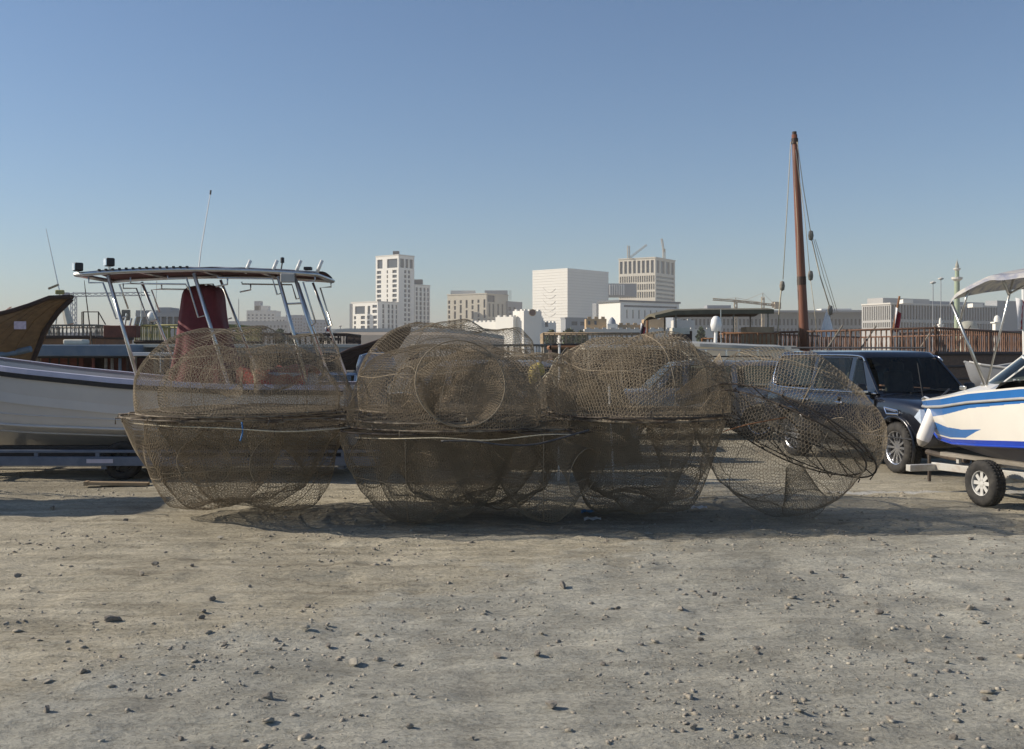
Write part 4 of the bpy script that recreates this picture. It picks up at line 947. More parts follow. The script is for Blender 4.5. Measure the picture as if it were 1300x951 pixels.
BAL = MB().lathe([(0.034, 0.0), (0.034, 0.10), (0.020, 0.16), (0.038, 0.42), (0.022, 0.70), (0.034, 0.86), (0.034, 1.0)], 8)
_bal = BAL.build('baluster', M['wood_red'], smooth=True); BALM = _bal.data; bpy.data.objects.remove(_bal)
def prow_stripe():
    t = [o for o in bpy.data.objects if o.name.startswith('wooden_dhow') and 'tan' in o.get('label', '')][0]; h = [c for c in t.children if c.name.startswith('hull')][0]
    co = np.array([v.co + t.location for v in h.data.vertices]); near = co[co[:, 1] < 24.01]; pts = []
    for px in range(-60, 60, 6):
        z = ZY(455 - 0.22 * px if px > 0 else 455, 24.0); x = GX(px, 24.0); d = np.hypot((near[:, 0] - x), (near[:, 2] - z) * 1.0); i = np.argsort(d)[:4]; w = 1 / (d[i] + 0.02)
        pts.append((x, (near[i, 1] * w).sum() / w.sum() - 0.06, z))
    MB().tube(crom(pts, 3), 0.07, 8).build('painted_wale', M['paint_blue'], t, t.location, smooth=True)
prow_stripe()
def bal_mesh(material):
    me = BALM.copy(); me.materials.clear(); me.materials.append(material); return me
def railing(t, org, a, b, h0, h1, spacing, material, balm, post_every=8, rail_r=0.045):
    """balustrade from point a to point b (bottom points); h0, h1: heights at the ends"""
    a, b = Vector(a), Vector(b); n = max(2, int((b - a).length / spacing))
    MB().tube([a + Vector((0, 0, h0)), b + Vector((0, 0, h1))], rail_r, 8).build('top_rail', material, t, org, smooth=True)
    MB().tube([a + Vector((0, 0, 0.02)), b + Vector((0, 0, 0.02))], rail_r * 0.9, 8).build('foot_rail', material, t, org, smooth=True)
    for i in range(n + 1):
        k = i / n; p = a.lerp(b, k); h = h0 + (h1 - h0) * k; fat = 1.7 if i % post_every == 0 else 1.0
        inst('railing_post' if fat > 1 else 'baluster', balm, t, p - Vector(org), scale=(fat, fat, h * (1.03 if fat > 1 else 1)))
def deck_hull(t, org, pts, zdeck, zbot, flare, material, wale=None, deckmat=None):
    """closed hull below a deck outline (list of plan points, counter-clockwise), narrowing towards the waterline"""
    c = sum((Vector((p[0], p[1], 0)) for p in pts), Vector()) / len(pts); rows = []
    for v in np.linspace(0, 1, 7):
        k = flare + (1 - flare) * v ** 0.6; rows.append([(c.x + (p[0] - c.x) * k, c.y + (p[1] - c.y) * k, zbot + (zdeck - zbot) * v) for p in pts])
    m = MB().grid(rows, wrap=True); n = len(pts); m.f.append(tuple(len(m.v) - n + i for i in range(n))); m.m.append(0)
    m.build('hull', material, t, org)
    for v, r in ((1.0, 0.09), (0.86, 0.06), (0.72, 0.05)):
        k = flare + (1 - flare) * v ** 0.6
        ring = [(c.x + (p[0] - c.x) * k * 1.003, c.y + (p[1] - c.y) * k * 1.003, zbot + (zdeck - zbot) * v) for p in pts]
        MB().tube(ring + ring[:1], r, 6, cap=False).build('wale', wale or material, t, org)

# --- big dhow with the mast, its poop corner towards the yard
D0 = 41.0
zt, zb = ZY(416.5, D0), ZY(449, D0)
C = P(1188, 449, D0); org = Vector((C.x, C.y + 4, BASIN + 1.8))
dm = thing('wooden_dhow', 'large brown wooden dhow with a tall mast and railed poop behind the black car', 'dhow', org, group=GD)
Lp = Vector((GX(908, 50), 50, zb)); Rp = Vector((GX(1345, 52), 52, zb)); Bp = Vector((Lp.x + Rp.x - C.x, Lp.y + Rp.y - C.y, zb))
deck_hull(dm, org, [(C.x, C.y), (Rp.x, Rp.y), (Bp.x, Bp.y), (Lp.x, Lp.y)], zb, -1.8, 0.82, M['wood_red'], M['wood_dark'])
bw = bal_mesh(M['wood_red'])
for a, b in ((C, Lp), (C, Rp), (Lp, Bp), (Rp, Bp)):
    railing(dm, org, a, b, zt - zb, (zt - zb) * 0.92, 0.235, M['wood_red'], bw)
for px, k in ((1165, 0.12), (1090, 0.42), (1047, 0.60), (1210, 0.0)):
    a = P(px, 447, 44); MB().tube([a, a + Vector((0.8, 0.2, 1.1))], 0.035, 6).build('brace', M['wood_grey'], dm, org)
MD = 46.0
mt, mbase = P(1008.5, 171, MD), P(1022, 446, MD); mbase = mbase + (mbase - mt) * 0.02
ms = [mt.lerp(mbase, k) for k in np.linspace(0, 1, 9)]
MB().tube(ms, [0.12, 0.135, 0.15, 0.165, 0.175, 0.185, 0.195, 0.205, 0.21], 14).build('mast', M['mast_wood'], dm, org, smooth=True)
MB().tube([mt + Vector((0, 0, -0.12)), mt + Vector((0, 0, 0.13))], 0.095, 10).build('mast_head', M['wood_dark'], dm, org)
for k in (0.03, 0.655, 0.668): 
    q = mt.lerp(mbase, k); MB().tube([q + Vector((-0.0, -0.0, 0.12)), q - Vector((0, 0, 0.12))], 0.20 if k > .1 else 0.15, 12).build('mast_band', M['wood_dark'], dm, org)
rp = lambda pts, r=0.018, mtn='rope_pale': MB().tube([P(a, b, MD - 0.4) for a, b in pts], r, 6).build('stay', M[mtn], dm, org, smooth=True)
rp([(1004, 180), (999, 270), (994, 355)]); rp([(993, 358), (990, 385), (986, 443)], 0.030)
rp([(1012, 180), (1020, 240), (1029, 294)]); rp([(1030, 302), (1041, 350), (1054, 392)], 0.026); rp([(1033, 304), (1046, 352), (1060, 395)], 0.012); rp([(1035, 304), (1050, 352), (1063, 396)], 0.012)
rp([(1010, 190), (1022, 280), (1028, 346)], 0.014); rp([(1029, 356), (1033, 385), (1039, 440)], 0.014); rp([(1014, 440), (1013, 300), (1006, 180)], 0.012)
for px, py in ((993, 363), (1029.5, 299), (1029, 350), (1054, 394)):
    q = P(px, py, MD - 0.4); MB().lathe([(0.001, -0.22), (0.09, -0.18), (0.12, 0.0), (0.09, 0.18), (0.001, 0.22)], 10, c=q).build('pulley_block', M['wood_grey'], dm, org, smooth=True)
q = P(1050, 416, MD); MB().lathe([(0.30, -0.20), (0.20, 0.35), (0.02, 0.98)], 14, c=q - Vector((0, 0, .2))).build('white_cone_cover', M['white_plastic'], dm, org, smooth=True)
MB().tube([P(1055, 395, MD), P(1045, 418, MD)], 0.05, 6).build('yard_spar', M['wood_grey'], dm, org)

# --- launch with white cabin top, radome on a post, seen above the silver car
LD = 30.0
org = Vector((GX(930, LD), LD + 1.2, 0.0))
la = thing('motor_launch', 'white cabined motor launch with a white radar dome above the silver car', 'boat', org, group=GD)
a0, a1 = GX(850, LD), GX(1005, LD)
rows = []
for x, zz, w_ in ((a0, 433.5, 0.25), (GX(862, LD), 434.5, 0.7), (GX(890, LD), 436, 1.0), (GX(930, LD), 438, 1.15), (GX(975, LD), 440, 1.2), (GX(996, LD), 440.5, 1.2)):
    z = ZY(zz, LD); rows.append([(x, LD + 1.2 - w_, z - 0.09), (x, LD + 1.2 - w_, z), (x, LD + 1.2 - w_ * 0.5, z + 0.05), (x, LD + 1.2, z + 0.07), (x, LD + 1.2 + w_ * 0.5, z + 0.05), (x, LD + 1.2 + w_, z), (x, LD + 1.2 + w_, z - 0.09)])
MB().grid(rows).build('cabin_roof', M['grey_roof'], la, org, smooth=False)
rows2 = [[(r[0][0] + 0.35, LD + 1.2 - (LD + 1.2 - r[0][1]) * 0.92, ZY(434.5, LD) - 0.10), (r[0][0] + 0.75, LD + 1.2 - (LD + 1.2 - r[0][1]) * 0.86, ZY(458, LD)), (r[0][0] + 1.0, LD + 1.2 - (LD + 1.2 - r[0][1]) * 0.80, -0.2)] for r in rows]
rows3 = [[(p[0], 2 * (LD + 1.2) - p[1], p[2]) for p in r] for r in rows2]
MB().grid(rows2).grid(rows3).build('hull', M['gelcoat_cream'], la, org)
for px in (896, 922, 938, 962):
    MB().tube([P(px, 452, LD - 0.02), P(px, 444, LD - 0.02)], 0.03, 6).build('stanchion', M['stainless'], la, org)
MB().tube([P(880, 444, LD - 0.02), P(975, 446, LD - 0.02)], 0.022, 6).build('grab_rail', M['stainless'], la, org)
q = P(909, 412, LD + 1); MB().lathe([(0.001, -0.20), (0.13, -0.19), (0.165, -0.02), (0.14, 0.14), (0.07, 0.235), (0.001, 0.25)], 18, c=q).build('radar_dome', M['white_plastic'], la, org, smooth=True)
MB().tube([q - Vector((0, 0, 0.18)), P(908, 438, LD + 1)], 0.05, 8).build('dome_post', M['white_plastic'], la, org)
MB().tube([P(915, 393, LD + 1), P(915, 438, LD + 1)], 0.012, 6).build('whip_aerial', M['stainless'], la, org)

# --- dhow with long olive awning and pale boxes
AD = 44.0
org = Vector((GX(910, AD), AD + 1.5, BASIN + 1.8))
aw = thing('wooden_dhow', 'dhow with a long olive awning and orange rails beyond the silver car', 'dhow', org, group=GD)
deck_hull(aw, org, [(GX(700, AD), AD), (GX(985, AD), AD + 0.4), (GX(985, AD), AD + 4.2), (GX(700, AD), AD + 4.2)], ZY(441, AD), -1.8, 0.85, M['wood_dark'], M['wood_orange'])
prof = [(833, 400), (858, 394), (900, 393), (985, 392.5)]
rows = [[(GX(px, AD), AD + 0.3 + 3.6 * k, ZY(py, AD) + 0.12 * math.sin(math.pi * k)) for k in np.linspace(0, 1, 7)] for px, py in prof]
rows_b = [[(p[0], p[1], p[2] - 0.10 - (0.08 if i > 0 else 0.02)) for p in r] for i, r in enumerate(rows)]
MB().grid(rows).grid(rows_b).grid([[r[0] for r in rows], [r[0] for r in rows_b]]).grid([rows[0], rows_b[0]]).grid([rows[-1], rows_b[-1]]).build('awning', M['olive_canvas'], aw, org)
for px in (860, 934, 978):
    for dy in (0.4, 3.7): MB().tube([(GX(px, AD), AD + dy, ZY(441, AD)), (GX(px, AD), AD + dy, ZY(396, AD))], 0.035, 6).build('awning_post', M['wood_grey'], aw, org)
bo = bal_mesh(M['wood_orange'])
railing(aw, org, (GX(892, AD), AD + 0.05, ZY(441, AD)), (GX(919, AD), AD + 0.05, ZY(441, AD)), 0.36, 0.36, 0.13, M['wood_orange'], bo, rail_r=0.03)
railing(aw, org, (GX(919, AD), AD + 0.08, ZY(441, AD)), (GX(990, AD), AD + 0.08, ZY(441, AD)), 0.58, 0.58, 0.17, M['wood_orange'], bo, rail_r=0.035)
MB().box((GX(868, AD), AD + 0.9, ZY(431, AD)), (0.80, 1.2, 0.72)).build('deck_locker', M['wood_dark'], aw, org)
bx = MB().box((GX(866, AD), AD + 0.7, ZY(420, AD)), (0.72, 0.8, 0.26)).build('cream_crate', M['cream_roof'], None, Vector((GX(866, AD), AD + 0.7, ZY(424, AD)))); tag(bx, 'cream box lying on the dark locker under the olive awning', 'box')
pb = MB().box((GX(968, AD), AD + 0.9, ZY(428, AD)), (1.15, 1.1, 0.86)).build('plywood_crate', M['wood_pale'], None, Vector((GX(968, AD), AD + 0.9, ZY(441, AD)))); tag(pb, 'large plywood crate behind orange railings at the foot of the mast', 'crate')

# --- left: blue-roofed deck house, then long cream and grey canopy decks
BD = 31.0
org = Vector((GX(105, BD), BD + 1.5, 0.0))
bh = thing('wooden_launch', 'launch with a blue grey cabin roof and dark red cabin behind the white boat', 'boat', org, group=GD)
MB().box((GX(98, BD), BD + 1.4, ZY(445, BD)), (GX(168, BD) - GX(28, BD), 3.0, 0.34)).build('roof', M['paint_blue'], bh, org, bevel=0.03)
MB().box((GX(98, BD), BD + 1.4, ZY(453.5, BD)), (GX(160, BD) - GX(34, BD), 2.8, 0.06)).build('roof_beam', M['dark_interior'], bh, org)
MB().box((GX(70, BD), BD + 1.6, ZY(485, BD)), (GX(98, BD) - GX(44, BD), 2.2, 1.4)).build('cabin', M['cabin_red'], bh, org)
MB().box((GX(128, BD), BD + 2.0, ZY(485, BD)), (GX(160, BD) - GX(98, BD), 1.6, 1.4)).build('cabin', M['cabin_red'], bh, org)
for px in (54, 66, 78, 90): MB().box((GX(px, BD), BD + 0.49, ZY(485, BD)), (0.05, 0.02, 1.4)).build('plank_joint', M['dark_interior'], bh, org)
w_ = MB().box((GX(103, BD), BD + 1.19, ZY(463, BD)), (0.46, 0.03, 0.42)).build('window', M['car_glass'], bh, org); MB().box((GX(103, BD), BD + 1.175, ZY(453, BD)), (0.54, 0.05, 0.05)).box((GX(103, BD), BD + 1.175, ZY(473, BD)), (0.54, 0.05, 0.05)).build('frame', M['wood_dark'], w_, org)
for px, mtn in ((46, 'wood_grey'), (116, 'cabin_red'), (132, 'wood_grey'), (140, 'wood_grey'), (150, 'paint_blue'), (160, 'wood_dark')):
    MB().tube([(GX(px, BD), BD + 0.15, 0.1), (GX(px, BD), BD + 0.15, ZY(452, BD))], 0.045, 6).build('post', M[mtn], bh, org)
deck_hull(bh, org, [(GX(20, BD), BD - 0.1), (GX(178, BD), BD - 0.1), (GX(178, BD), BD + 3.0), (GX(20, BD), BD + 3.0)], 0.55, -0.3, 0.8, M['wood_dark'])
b1_ = P(103, 431, BD); cu_ = MB().box((GX(97, BD + 0.5), BD + 0.5, ZY(445, BD) + 0.25), (0.62, 0.5, 0.16)).build('rolled_mat', M['cream_roof'], None, P(97, 437, BD + 0.5), bevel=0.05); tag(cu_, 'cream rolled mat lying on the blue grey cabin roof', 'mat')

def canopy_launch(label, px0, px1, D, ytop, h, dep, roofmat, edgemat, post_px, postmat, floor=440, name='wooden_launch'):
    org = Vector((GX((px0 + px1) / 2, D), D + dep / 2, 0.0))
    t = thing(name, label, 'boat', org, group=GD)
    z = ZY(ytop, D)
    MB().box((GX((px0 + px1) / 2, D), D + dep / 2, z - h / 2), (GX(px1, D) - GX(px0, D), dep, h)).build('canopy_roof', roofmat, t, org, bevel=0.02)
    MB().box((GX((px0 + px1) / 2, D), D - 0.02, z - 0.045), (GX(px1, D) - GX(px0, D) + 0.04, 0.06, 0.10)).build('roof_edge', edgemat, t, org, bevel=0.01)
    for px in post_px:
        for dy in (0.1, dep - 0.1): MB().tube([(GX(px, D), D + dy, 0.1), (GX(px, D), D + dy, z - h)], 0.05, 6).build('post', postmat, t, org)
    deck_hull(t, org, [(GX(px0 - 8, D), D - 0.2), (GX(px1 + 8, D), D - 0.2), (GX(px1 + 8, D), D + dep + 0.2), (GX(px0 - 8, D), D + dep + 0.2)], 0.5, -0.4, 0.85, M['wood_dark'])
    MB().box((GX((px0 + px1) / 2, D), D + dep * 0.75, 0.5 + (z - 0.6) / 2 * 0.5), (GX(px1, D) - GX(px0, D) - 0.6, 0.8, (z - 0.6) * 0.5)).build('engine_casing', M['dark_interior'], t, org)
    return t
canopy_launch('launch with two pale flat roofs and blue posts next to the blue grey cabin', 166, 242, 32.0, 437, 0.10, 2.6, M['grey_roof'], M['cream_roof'], (170, 205, 216, 238), M['paint_blue'])
canopy_launch('low launch with a white roof edge in front of the flat roofed one', 167, 262, 29.5, 447.5, 0.10, 2.0, M['grey_roof'], M['white_plastic'], (170, 196, 235, 258), M['wood_grey'])
canopy_launch('launch under a long cream edged canopy with red posts behind the white boat stern', 262, 454, 30.5, 437, 0.26, 2.8, M['grey_roof'], M['cream_roof'], (266, 330, 376, 421, 428, 450), M['cabin_red'])
# --- dhows further off with pale and olive balustrades
def rail_dhow(label, px0, px1, D, ytop, ybot, material, hullmat, spacing, dx=0.0):
    org = Vector((GX((px0 + px1) / 2, D), D + 2.5, BASIN + 1.8)); t = thing('wooden_dhow', label, 'dhow', org, group=GD)
    zb_ = ZY(ybot, D); a, b = Vector((GX(px0, D), D, zb_)), Vector((GX(px1, D), D + dx, zb_)); h = ZY(ytop, D) - zb_
    deck_hull(t, org, [(a.x, a.y), (b.x, b.y), (b.x, b.y + 5), (a.x, a.y + 5)], zb_, -1.8, 0.85, hullmat, M['wood_dark'])
    bm_ = bal_mesh(material); railing(t, org, a, b, h, h, spacing, material, bm_)
    railing(t, org, a + Vector((0, 5, 0)), b + Vector((0, 5, 0)), h, h, spacing, material, bm_); railing(t, org, a, a + Vector((0, 5, 0)), h, h, spacing, material, bm_); railing(t, org, b, b + Vector((0, 5, 0)), h, h, spacing, material, bm_)
    return t, org
rd, ro = rail_dhow('dhow with a weathered grey balustrade over an orange hull behind the tan prow', 20, 122, 52, 413, 428, M['wood_grey'], M['wood_orange'], 0.20)
MB().tube([P(70, 416, 52.5), P(76, 372, 52.5), P(66, 290, 52.5) + Vector((-0.3, 0, 0))], [0.05, 0.03, 0.012], 6).build('whip_aerial', M['stainless'], rd, ro)
MB().box(P(68, 364, 52.5), (0.55, 0.05, 0.10), Matrix.Rotation(R_(-22), 3, 'Y')).build('wind_vane', M['wood_pale'], rd, ro)
MB().box(P(76, 371, 52.5), (0.40, 0.25, 0.22)).build('masthead_lamp', M['olive_paint'], rd, ro, bevel=0.05)
MB().tube([P(79, 378, 52.5), P(88, 412, 52.5)], [0.14, 0.24], 8).build('funnel_mast', M['cream_roof'], rd, ro)
for px in (104, 106, 125): MB().tube([P(px, 417, 54), P(px, 396, 54)], 0.03, 6).build('awning_frame', M['rod_dark'], rd, ro)
MB().tube([P(105, 396, 54), P(125, 396, 54), P(134, 412, 54)], 0.03, 6).build('awning_frame', M['rod_dark'], rd, ro)
MB().tube([P(117, 440, 50), P(108, 366, 50), P(107, 356, 50)], [0.035, 0.02, 0.012], 6).build('aerial', M['rod_dark'], rd, ro)
od, oo = rail_dhow('dhow with an olive painted balustrade behind the red covered console', 172, 300, 50, 413, 434, M['olive_paint'], M['wood_red'], 0.26)
MB().lathe([(0.001, -0.22), (0.20, -0.20), (0.235, 0.0), (0.20, 0.17), (0.10, 0.28), (0.001, 0.30)], 18, c=P(193, 403, 50.5)).build('satellite_dome', M['white_plastic'], od, oo, smooth=True)
MB().tube([P(193, 409, 50.5), P(193, 424, 50.5)], 0.07, 8).build('dome_post', M['wood_grey'], od, oo)
for px, a, b, lean in ((179, 360, 412, 0), (197, 352, 408, 2), (161, 404, 428, 6), (168, 402, 426, 5), (174, 405, 428, 6), (157, 398, 420, 4)): MB().tube([P(px, b, 49.5), P(px + lean, a, 49.5)], 0.020 if b - a > 40 else 0.05, 6).build('pole', M['stainless'], od, oo)
MB().box(P(160, 400, 50), (0.34, 0.3, 0.5)).build('exhaust_head', M['wood_grey'], od, oo, bevel=0.04)
MB().box(P(155, 421, 48.9), (1.5, 0.6, 0.55)).build('fish_box_stack', M['cabin_red'], od, oo, bevel=0.03)
ox, oq = rail_dhow('dhow with a brown pergola deck between the red console and the pale tower', 290, 440, 56, 424, 440, M['wood_dark'], M['wood_dark'], 0.3)
MB().box(P(310, 416.5, 56.5), (2.0, 1.8, 0.14)).build('pergola_roof', M['wood_dark'], ox, oq)
for px in (304, 314): MB().tube([P(px, 418, 56.0), P(px - 4, 434, 56.0)], 0.09, 6).build('pergola_post', M['wood_dark'], ox, oq)
MB().box(P(415, 430.5, 55.6), (1.2, 1.8, 0.14)).build('pergola_roof', M['wood_dark'], ox, oq)
for px in (407, 418): MB().tube([P(px, 431, 55.6), P(px, 442, 55.6)], 0.06, 6).build('pergola_post', M['wood_dark'], ox, oq)
rm, rq = rail_dhow('dhow with a sand coloured rail and flagpole beyond the third stack', 690, 830, 58, 423, 438, M['wood_pale'], M['wood_grey'], 0.3)
rr_, rrq = rail_dhow('dark dhow with low rails behind the speedboat canopy', 1180, 1420, 66, 421, 452, M['wood_dark'], M['wood_red'], 0.30)
md2, mq2 = rail_dhow('pale planked dhow hull and rails beyond the middle stacks', 520, 700, 54, 438, 456, M['wood_grey'], M['wood_grey'], 0.3)
sheds = canopy_launch('launch with a long white canopy behind the third stack', 742, 862, 33.0, 437.5, 0.16, 2.2, M['cream_roof'], M['white_plastic'], (748, 790, 832, 858), M['wood_grey'])
# grey dinghy between the black car and the speedboat
GDn = 27.0
org = Vector((GX(1262, GDn), GDn, 0.0)); gd = thing('grey_dinghy', 'grey dinghy turned side on between the black car and the speedboat canopy', 'boat', org, group=GD)
st = [(0, 0.5, 2.05 - 0.0, 0.4, 1.45, 1.25), (2.6, 0.85, 1.78, 0.6, 1.25, 1.0), (3.9, 0.35, 1.90, 0.15, 1.55, 1.40), (4.2, 0.03, 1.98, 0.02, 1.9, 1.88)]
m = MB()
for s in (-1, 1): m.grid([[(GX(1225, GDn) + (4.2 - x) * 0.55, GDn + s * y, z - 0.25) for y, z in hull_pts(st, x, 4, 6)] for x in np.linspace(0, 4.2, 18)])
m.build('hull', M['grey_paint'], gd, org, smooth=True)
MB().box((GX(1258, GDn), GDn, 0.48), (1.4, 0.5, 0.95)).build('cradle', M['wood_grey'], gd, org)
for s in (-1, 1): MB().tube([(GX(1225, GDn) + (4.2 - x) * 0.55, GDn + s * (hull_pts(st, x, 4, 6)[-1][0] + 0.01), hull_pts(st, x, 4, 6)[-1][1] - 0.25) for x in np.linspace(0, 4.1, 14)], 0.03, 6).build('gunwale', M['rub_grey'], gd, org)
# drums and fish boxes behind the dinghy
for px, mtn, lab in ((1218, 'litter_white', 'white plastic drum standing between the black car and the grey dinghy'), (1228, 'paint_bright_blue', 'blue plastic drum standing between the black car and the grey dinghy')):
    o = MB().lathe([(0.001, 0.0), (0.27, 0.0), (0.29, 0.03), (0.28, 0.28), (0.295, 0.30), (0.28, 0.32), (0.28, 0.60), (0.295, 0.62), (0.28, 0.64), (0.29, 0.87), (0.26, 0.90), (0.001, 0.90)], 20).build('plastic_drum', M[mtn], smooth=True); o.location = (GX(px, 25.5), 25.5, 0); tag(o, lab, 'drum')

# flags
def flag(label, px, D, ytop, ybot, fx, fy0, fy1, lean=0.0, width=0.45, pole='wood_orange', serr=True, pr=0.04):
    base = P(px, ybot, D); t = thing('flag', label, 'flag', base); top = P(px + lean, ytop, D)
    MB().tube([base, top], pr, 6).build('flagpole', M[pole], t, base)
    z0_, z1_ = ZY(fy0, D), ZY(fy1, D); n = 9
    for nm, c0, c1, mt_ in (('white_band', 0.0, 0.30, 'flag_white'), ('red_field', 0.30, 1.0, 'flag_red')):
        rows = []
        for i in range(n):
            v = i / (n - 1); z = z0_ + (z1_ - z0_) * v; x0_ = GX(fx, D) + lean / F * D * -0.4 * v
            off = (0.07 if i % 2 else 0.0)
            lo = c0 if c0 == 0 else c0 + off; hi = c1 if c1 == 1 else c1 + off
            rows.append([(x0_ + width * k, D - 0.05 - 0.10 * math.sin(k * 7 + v * 2), z - 0.25 * k * (1 - v)) for k in np.linspace(lo, hi, 7)])
        MB().grid(rows).build(nm, M[mt_], t, base, smooth=False)
flag('maroon and white flag hanging on an orange pole above the dhow poop', 1134, 43, 376, 418, 1136.5, 390, 421, lean=8, width=0.20)
flag('small red and white flag on a short pole beyond the third stack', 815, 57, 404, 424, 813.5, 410, 424, lean=4, width=0.26, pole='wood_dark')
flag('big maroon flag with white serrated edge on a white pole beside the speedboat canopy', 1301, 31, 345, 470, 1288, 378, 418, lean=-2, width=0.55, pole='white_plastic', pr=0.05)
flag('tiny red flag on a thin pole in front of the grey blocks', 413, 90, 415, 436, 413, 415, 421, lean=0.5, width=0.35, pole='wood_grey')
o = thing('wooden_post', 'orange wooden post standing beyond the third stack', 'post', P(822, 436, 50)); MB().tube([P(822, 436, 50), P(822, 402, 50)], 0.05, 8).build('shaft', M['wood_orange'], o, P(822, 436, 50)); MB().tube([P(822, 404, 50), P(822, 402, 50)], 0.075, 8).build('cap', M['wood_dark'], o, P(822, 436, 50))

# ------------------------------------------------------------------ city across the harbour
UNIT = MB().box((0, 0, 0), (1, 1, 1)); _u = UNIT.build('pane', M['c_glass']); PANE = _u.data; bpy.data.objects.remove(_u)
_panes = {}
def pane_mesh(mname):
    if mname not in _panes:
        me = PANE.copy(); me.materials.clear(); me.materials.append(M[mname]); _panes[mname] = me
    return _panes[mname]
def facade(mb, O, U, wd, z0, z1, ops, depth, t, org, glass='c_glass', pname='window'):
    """wall from O along unit U (plan), width wd, heights z0..z1, with openings (u0,u1,v0,v1) recessed; a pane object in each opening"""
    O = Vector((O[0], O[1], 0)); U = Vector((U[0], U[1], 0)); Nn = Vector((U.y, -U.x, 0))           # outward normal (towards the viewer for left-to-right U)
    us = sorted({0.0, wd} | {round(x, 3) for o in ops for x in o[:2]}); vs_ = sorted({z0, z1} | {round(x, 3) for o in ops for x in o[2:4]})
    R3 = [(round(o[0], 3), round(o[1], 3), round(o[2], 3), round(o[3], 3)) for o in ops]
    pt = lambda u, v, d=0.0: O + U * u - Nn * d + Vector((0, 0, v))
    for i in range(len(us) - 1):
        for j in range(len(vs_) - 1):
            uc, vc = (us[i] + us[i + 1]) / 2, (vs_[j] + vs_[j + 1]) / 2
            if any(a < uc < b and c < vc < d for a, b, c, d in R3): continue
            mb.add([pt(us[i], vs_[j]), pt(us[i + 1], vs_[j]), pt(us[i + 1], vs_[j + 1]), pt(us[i], vs_[j + 1])], [(0, 1, 2, 3)])
    ang = math.atan2(U.y, U.x)
    for a, b, c, d in R3:
        for (p, q) in (((a, c), (b, c)), ((b, c), (b, d)), ((b, d), (a, d)), ((a, d), (a, c))):
            mb.add([pt(*p), pt(*q), pt(*q, depth), pt(*p, depth)], [(0, 1, 2, 3)])
        if glass:
            inst(pname, pane_mesh(glass), t, pt((a + b) / 2, (c + d) / 2, depth + 0.06) - org, (0, 0, ang), (b - a + 0.04, 0.10, d - c + 0.04))
class Block:
    """building with its near edge at column c; left face to column l, right face to column r (plan right angle), at distance D"""
    def __init__(s, t, org, l, c, r, D, alpha=40.0, z0=0.0):
        s.t, s.org, s.z0, s.D = t, org, z0, D; a = R_(alpha); s.C = Vector((GX(c, D), D, 0))
        dl = Vector((-math.cos(a), math.sin(a), 0)); dr = Vector((math.sin(a), math.cos(a), 0))
        sol = lambda px, d: ((px - CX) / F * s.C.y - s.C.x) / (d.x - (px - CX) / F * d.y)
        s.wl, s.wr = sol(l, dl), sol(r, dr); s.Lp = s.C + dl * s.wl; s.Rp = s.C + dr * s.wr; s.Bp = s.Lp + dr * s.wr
        s.ul, s.ur = -dl, dr; s.mb = MB()
    def walls(s, ztop, opl=(), opr=(), depth=0.5, glass='c_glass', roof=True, opaque=True):
        facade(s.mb, s.Lp, s.ul, s.wl, s.z0, ztop, list(opl), depth, s.t, s.org, glass); facade(s.mb, s.C, s.ur, s.wr, s.z0, ztop, list(opr), depth, s.t, s.org, glass)
        q = lambda p, z: Vector((p.x, p.y, z))
        s.mb.add([q(s.Rp, s.z0), q(s.Bp, s.z0), q(s.Bp, ztop), q(s.Rp, ztop)], [(0, 1, 2, 3)]); s.mb.add([q(s.Bp, s.z0), q(s.Lp, s.z0), q(s.Lp, ztop), q(s.Bp, ztop)], [(0, 1, 2, 3)])
        if roof: s.mb.add([q(s.C, ztop - 0.6), q(s.Rp, ztop - 0.6), q(s.Bp, ztop - 0.6), q(s.Lp, ztop - 0.6)], [(0, 1, 2, 3)])
        s.top = ztop; return s
    def parapet(s, material, h=0.8, out=0.25, name='parapet'):
        pts = [s.C, s.Rp, s.Bp, s.Lp]; c = sum(pts, Vector()) / 4; m = MB()
        ring = lambda k, z: [Vector((c.x + (p.x - c.x) * k, c.y + (p.y - c.y) * k, z)) for p in pts]
        k = 1 + out / max(s.wl, s.wr) * 2
        m.grid([ring(k, s.top - 0.2), ring(k, s.top + h), ring(k - 0.06, s.top + h), ring(k - 0.06, s.top - 0.2)], wrap=True); m.f.append(tuple(len(m.v) - 16 + i for i in range(4))); m.m.append(0)
        m.build(name, material, s.t, s.org); return s
    def done(s, material, name='wall'): return s.mb.build(name, material, s.t, s.org)
def grid_ops(wd, z0, cols, rows, D):
    """cols: (fraction0, fraction1) across the face; rows: (zlow, zhigh)"""
    return [(wd * a, wd * b, c, d) for a, b in cols for c, d in rows]
Zr = lambda D, *rows: [(ZY(b, D), ZY(a, D)) for a, b in rows]
def bld(name, label, px, D): 
    o = Vector((GX(px, D), D, 0)); return thing(name, label, 'building', o), o

